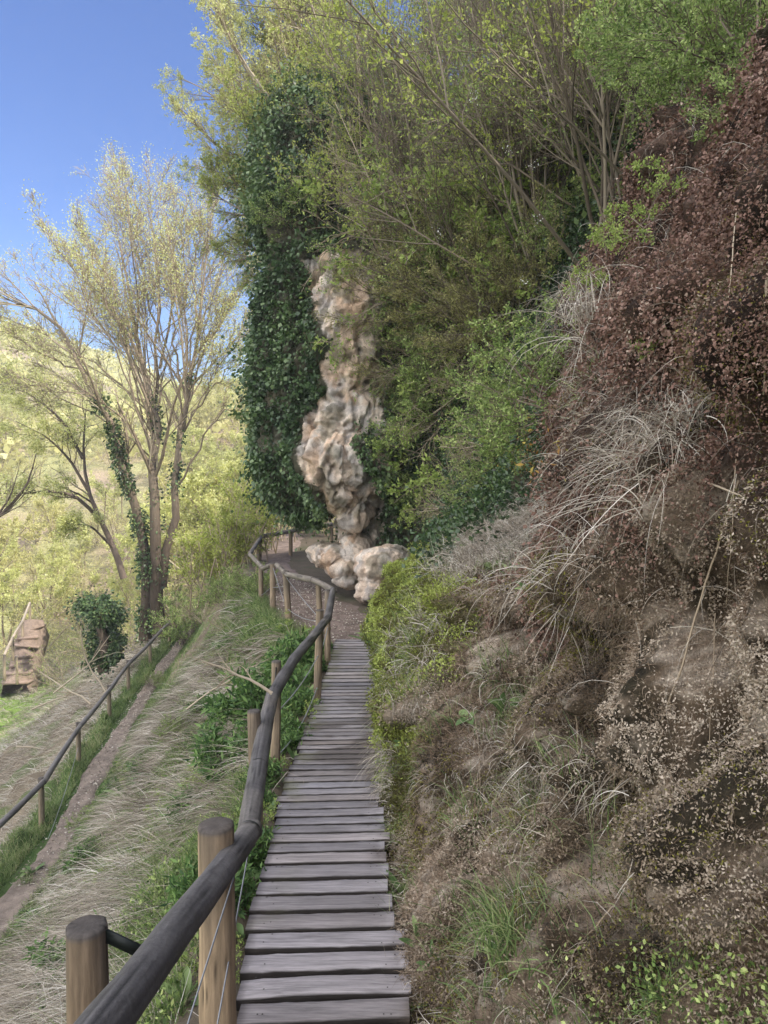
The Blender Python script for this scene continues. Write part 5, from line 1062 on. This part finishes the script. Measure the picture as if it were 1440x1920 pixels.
def stalk(pts, r, lab, name='stalk', mat='twigpale', grp='bare stalks hanging on the bank', tip=.5, back=.05):
    P = [hit(px, py, back+random.uniform(0, .03)) for px, py in pts]; P = np.array(P)
    for i in range(1, len(P)-1): P[i] = .5*P[i]+.25*(P[i-1]+P[i+1])
    s = np.linspace(0, len(P)-1, len(P)*5); q = np.stack([np.interp(s, np.arange(len(P)), P[:, k]) for k in range(3)], -1)
    for _ in range(3): q[1:-1] = (q[:-2]+2*q[1:-1]+q[2:])/4
    q = q+np.cumsum(np.random.default_rng(int(pts[0][0])).normal(size=q.shape)*.0012, 0); o = q[0].copy()
    v, qq, rr = tubes((q-o)[None], np.linspace(r, r*tip, len(q))[None], 6, rnd=np.array([random.uniform(.3, .9)]))
    return tag(link(name, make_mesh(name, v, qq, M[mat], rnd=rr, smooth=True), None, [float(a) for a in o]), lab, 'stalk', grp)
stalk([(1205, 840), (1265, 880), (1340, 915), (1445, 955)], .0048, 'thick pale stalk running from the dead grass clump to the right edge')
stalk([(1218, 745), (1212, 800), (1170, 860), (1110, 920), (1040, 975)], .0035, 'pale stalk slanting down left from the dead grass clump')
stalk([(1385, 900), (1345, 1020), (1310, 1110), (1275, 1250), (1240, 1380), (1190, 1450), (1130, 1500)], .0038, 'long pale stalk curving down across the lower bank')
stalk([(1240, 1380), (1210, 1440), (1170, 1480), (1100, 1520)], .002, 'thin side strand of the long curving stalk')
stalk([(1070, 1290), (1088, 1360), (1098, 1440), (1087, 1510)], .003, 'short pale stalk hanging in the centre of the bank')
stalk([(1440, 500), (1425, 590), (1405, 700), (1360, 760), (1350, 830)], .0035, 'pale stalk falling down the right edge of the brown moss')
stalk([(1438, 520), (1432, 620), (1432, 740)], .0045, 'thick straight stalk at the right edge of the picture')
stalk([(1152, 1080), (1146, 1200), (1138, 1300), (1135, 1375)], .0016, 'thread thin stalk hanging over the dark hollow')
stalk([(995, 1130), (1008, 1250), (1018, 1400), (1022, 1540)], .0018, 'thin stalk left of the dark hollow'); stalk([(1340, 1150), (1335, 1280), (1322, 1400)], .0016, 'thin stalk right of the long curving stalk')
stalk([(1290, 640), (1275, 720), (1262, 790), (1225, 840), (1215, 880)], .0032, 'grey stalk dropping into the dead grass clump'); stalk([(1170, 880), (1130, 960), (1110, 1040), (1130, 1110)], .0022, 'wiry stalk below the dead grass strands')
stalk([(940, 1130), (915, 1220), (880, 1300)], .0022, 'thin stalk over the moss beside the green mound'); stalk([(890, 1340), (905, 1410), (900, 1500)], .002, 'short stalk on the rough bank')
stalk([(1150, 1700), (1110, 1740), (1075, 1785)], .0035, 'broken pale stick near the bottom of the bank'); stalk([(1010, 1660), (1060, 1655), (1110, 1665)], .0025, 'bent dry stem above the green tuft'); stalk([(700, 1560), (722, 1610), (738, 1660), (745, 1730), (765, 1820)], .006, 'pale peeled root lying along the right plank ends')
stalk([(1085, 560), (1083, 650), (1100, 720), (1090, 780)], .0025, 'stalk following the left rim of the brown moss'); stalk([(1120, 540), (1180, 460), (1230, 380), (1290, 280)], .0035, 'bare runner along the upper left rim of the brown moss'); stalk([(1380, 400), (1370, 560), (1355, 640)], .002, 'thin stalk in the upper brown moss')
stalk([(1100, 920), (1050, 1000), (1000, 1080)], .002, 'dry strand sloping over the reddish moss'); stalk([(1380, 860), (1375, 1000), (1362, 1130)], .0022, 'stalk hanging right of the dark hollow'); stalk([(860, 900), (900, 960), (930, 1010)], .008, 'thin trunk of the pale twiggy shrub')
# lianas hanging in front of the pillar
def liana(pts, d, r, lab):
    P = np.array([at(px, py, d) if d else hit(px, py, .18) for px, py in pts]); s = np.linspace(0, len(P)-1, len(P)*6); q = np.stack([np.interp(s, np.arange(len(P)), P[:, k]) for k in range(3)], -1)
    for _ in range(5): q[1:-1] = (q[:-2]+2*q[1:-1]+q[2:])/4
    v, qq, rr = tubes((q-q[0])[None], np.full((1, len(q)), r), 6, rnd=np.array([.7])); return tag(link('liana', make_mesh('liana', v, qq, M['twigpale'], rnd=rr, smooth=True), None, [float(a) for a in q[0]]), lab, 'liana', 'lianas')
liana([(668, 40), (674, 230), (680, 340), (692, 410), (720, 460), (765, 500)], 16.0, .013, 'long pale liana hanging down and curving right past the rock'); liana([(672, 60), (676, 190), (690, 240), (732, 293), (745, 340), (765, 420)], 16.1, .014, 'reddish looping liana above the pillar')
liana([(810, 60), (792, 140), (760, 210), (737, 290), (728, 350)], 16.2, .011, 'straight liana crossing behind the looping one'); liana([(735, 293), (800, 285), (880, 288)], 16.1, .012, 'level bare branch joining the lianas'); liana([(990, 285), (1030, 370), (1080, 420), (1110, 460)], None, .010, 'pale arching shoot on the upper cliff'); liana([(930, 330), (955, 430), (950, 540)], None, .006, 'thin vertical shoot among the leaves')
liana([(860, 840), (870, 940), (905, 990)], None, .009, 'slender stem rising from the dry ledge')
# white blossom on the upper cliff
rng = np.random.default_rng(808)
for i, (px, py, lab) in enumerate([(955, 280, 'small white blossom cluster near the top of the upper cliff'), (1000, 310, 'white blossom beside the pale arching shoot'), (890, 180, 'white blossom high among bare twigs'), (985, 530, 'white blossom low above the broom shrub'), (1010, 410, 'white blossom in the middle of the leafy shrubs'), (825, 435, 'white blossom near the dark hollow')]):
    o = rng.normal(size=(18, 3))*.035; V, Q, R = leaves(rng, o, rng.normal(size=(18, 3)), .017, .8, .2); tag(link('blossom', make_mesh('blossom', V, Q, M['petal'], rnd=R), None, [float(a) for a in at(px, py, 8.8)]), lab, 'blossom', 'white blossoms')
# sticks and litter between planks and bank
V1 = blades(rng, np.stack([walk_r(y_ := rng.uniform(2, 7.5, 900))+.03+np.abs(rng.normal(size=900))*.05, y_, walk_z(y_)+.0+rng.random(900)*.02], -1), rng.normal(size=(900, 3))*[1, 1, .15], rng.normal(size=(900, 3))*[1, 1, .1]-UP*.1, rng.uniform(.04, .16, 900), .003, 4)
stuff('plant_litter', V1, M['straw'], 'dead stems and litter lying along the right plank ends', 'litter')
n = 2600; y = rng.uniform(10.7, 20, n); x = ip(y, [10.6, 12, 14, 17, 21], [-.5, -.75, -1.25, -2.15, -3.2])+rng.uniform(-1, 1, n)*ip(y, [10.6, 12, 21], [.4, .8, .6]); P = on_ground(x, y)+UP*.05
stuff('path_litter', leaves(rng, P, rng.normal(size=(n, 3))*[1, 1, .15], .035, .6, .1), M['straw'], 'small dead leaves, chips and pebbles scattered over the dirt path', 'litter')
n = 1500; y = rng.uniform(12, 30, n); P = on_ground(low_x(y)+rng.uniform(-.25, .25, n), y)+UP*.06
stuff('path_litter', leaves(rng, P, rng.normal(size=(n, 3))*[1, 1, .15], .045, .6, .1), M['straw'], 'pale chips and dead leaves scattered along the lower footpath', 'litter')
# fallen branches on the slopes
def branch(px, py, d, L, ang, lab, r=.02, seed=1):
    P0 = hit(px, py, .05, 60) if d is None else np.array(at(px, py, d)); D = np.array([math.cos(ang), .25, math.sin(ang)])
    w, l, _ = plant(seed, [[0, 0, 0]], [D], L, r, [(6, .45, .6), (3, .5, .6)], .12, (0, 0, 0)); e = link('fallen_branch', make_mesh('fallen_branch', w[0], w[1], M['twigpale'], rnd=w[2]), None, [float(a) for a in P0]); return tag(e, lab, 'branch', 'fallen branches')
branch(510, 1300, 4.6, .5, 2.7, 'cut pale branch poking out of the straw left of the handrail', .012, 3); branch(350, 1330, 9, 1.2, .45, 'bare branch lying on the straw above the lower path', .012, 4)
for i, (px, py, a, lab) in enumerate([(60, 1330, .2, 'pale fallen branch left of the brush heap'), (130, 1360, .6, 'forked fallen branch beside the brush heap'), (30, 1400, .1, 'fallen branch at the left edge below the meadow'), (170, 1320, 2.6, 'fallen branch leaning on the brush heap'), (100, 1300, .9, 'upright dead twig above the brush heap'), (200, 1300, 2.2, 'thin dead branch near the lower fence')]):
    branch(px, py, 23, 2.6, a, lab, .03, 20+i)
# reddish steps and small rail fence across the valley
sorg = np.array(at(45, 1230, 41)); st = empty('steps', sorg, 'reddish earth steps climbing the far bank at the left edge', 'steps')
_e = [np.array(at(30+i*4.5, 1278-i*17, 40+i*.55))-sorg for i in range(8)]; _V = []
for c in _e: _V += [c+[-.55, -.2, -.14], c+[.0, -.3, -.02], c+[.55, .1, -.14], c+[.9, .2, -1.2], c+[-.9, -.2, -1.2]]
_V = np.array(_V)+np.random.default_rng(4).normal(size=(40, 3))*.07; _Q = np.array([[i*5+j, i*5+(j+1) % 5, (i+1)*5+(j+1) % 5, (i+1)*5+j] for i in range(7) for j in range(5)])
link('earth_ramp', make_mesh('earth_ramp', _V, _Q[:, ::-1], M['path'], col=np.tile([.20, .15, .12], (40, 1))), st)
for i in range(7):
    px, py, d = 30+i*4.5, 1278-i*17, 40+i*.55; c = np.array(at(px, py, d))-sorg; a = np.array([1., .3, 0])*(.62+.12*math.sin(i*2.1)); b = np.array([-.12, .4, 0]); nrm = [c-a-b, c+a-b, c+a+b, c-a+b]
    j = np.random.default_rng(i); top = np.array(nrm)+j.normal(size=(4, 3))*.10; bot = top-[0, -.1, .13]; V = np.vstack([top, bot]); Q = np.array([[0, 1, 2, 3], [4, 5, 1, 0], [5, 6, 2, 1], [6, 7, 3, 2], [7, 4, 0, 3], [7, 6, 5, 4]])
    link('step', make_mesh('step', V, Q, M['soil'], col=np.tile([.27, .20, .165], (8, 1))), st)
ff = empty('log_fence', at(60, 1200, 40), 'small log fence beside the reddish steps at the far left', 'fence'); fo = np.array(at(60, 1200, 40)); tp = []
for i, (px, ty, by, d) in enumerate([(8, 1228, 1262, 37), (24, 1195, 1225, 40), (42, 1165, 1190, 42.5), (56, 1130, 1155, 45)]):
    t, b = np.array(at(px, ty, d)), np.array(at(px, by+14, d)); tp.append(t); link('post', log_mesh('post', [b, t], [.08, .075], M['post'], post_col([.3, .24, .17]), S=8, sub=3, seed=90+i, origin=fo), ff)
for i in range(3): link('rail', log_mesh('rail', [tp[i], tp[i+1]], [.075, .07], M['rail'], rail_col([.3, .25, .2]), S=8, sub=3, seed=95+i, origin=fo), ff)
p = np.array(at(32, 1283, 38)); tag(link('post', log_mesh('post', [p, p+[0, 0, 1.5]], [.07, .065], M['post'], post_col([.36, .29, .2]), S=10, sub=4, seed=99, origin=p), None, [float(a) for a in p]), 'lone thin post on the sunlit slope below the reddish steps', 'post')

# thin air over the valley
hb = bpy.data.meshes.new('haze'); x0, x1, y0, y1, z0, z1 = -440, 440, -60, 720, -80, 60
hv = [(x, y, z) for z in (z0, z1) for y in (y0, y1) for x in (x0, x1)]
hb.from_pydata(hv, [], [(0, 2, 3, 1), (4, 5, 7, 6), (0, 1, 5, 4), (2, 6, 7, 3), (0, 4, 6, 2), (1, 3, 7, 5)]); hm, ht_, ho = _nodes('haze_air')
vp = ht_.nodes.new('ShaderNodeVolumePrincipled'); vp.inputs['Density'].default_value = .0010; vp.inputs['Color'].default_value = (.95, .95, .93, 1); ht_.links.new(vp.outputs[0], ho.inputs['Volume']); hb.materials.append(hm)
tag(link('haze', hb), 'thin pale haze in the air over the valley', 'haze', kind='stuff')

# look-alike labels are told apart by their order in the view
from collections import defaultdict
same = defaultdict(list)
for o in C.objects:
    if o.parent is None and o.get('category') in ('tree',): same[o['label']].append(o)
words = ['leftmost', 'second from left', 'third from left', 'fourth from left', 'fifth from left', 'sixth from left', 'seventh from left', 'eighth from left', 'ninth from left']
for lab, os_ in same.items():
    if len(os_) > 1:
        os_.sort(key=lambda o: o.location.x/max(o.location.y, 1))
        for i, o in enumerate(os_): o['label'] = lab+', '+words[min(i, 8)]
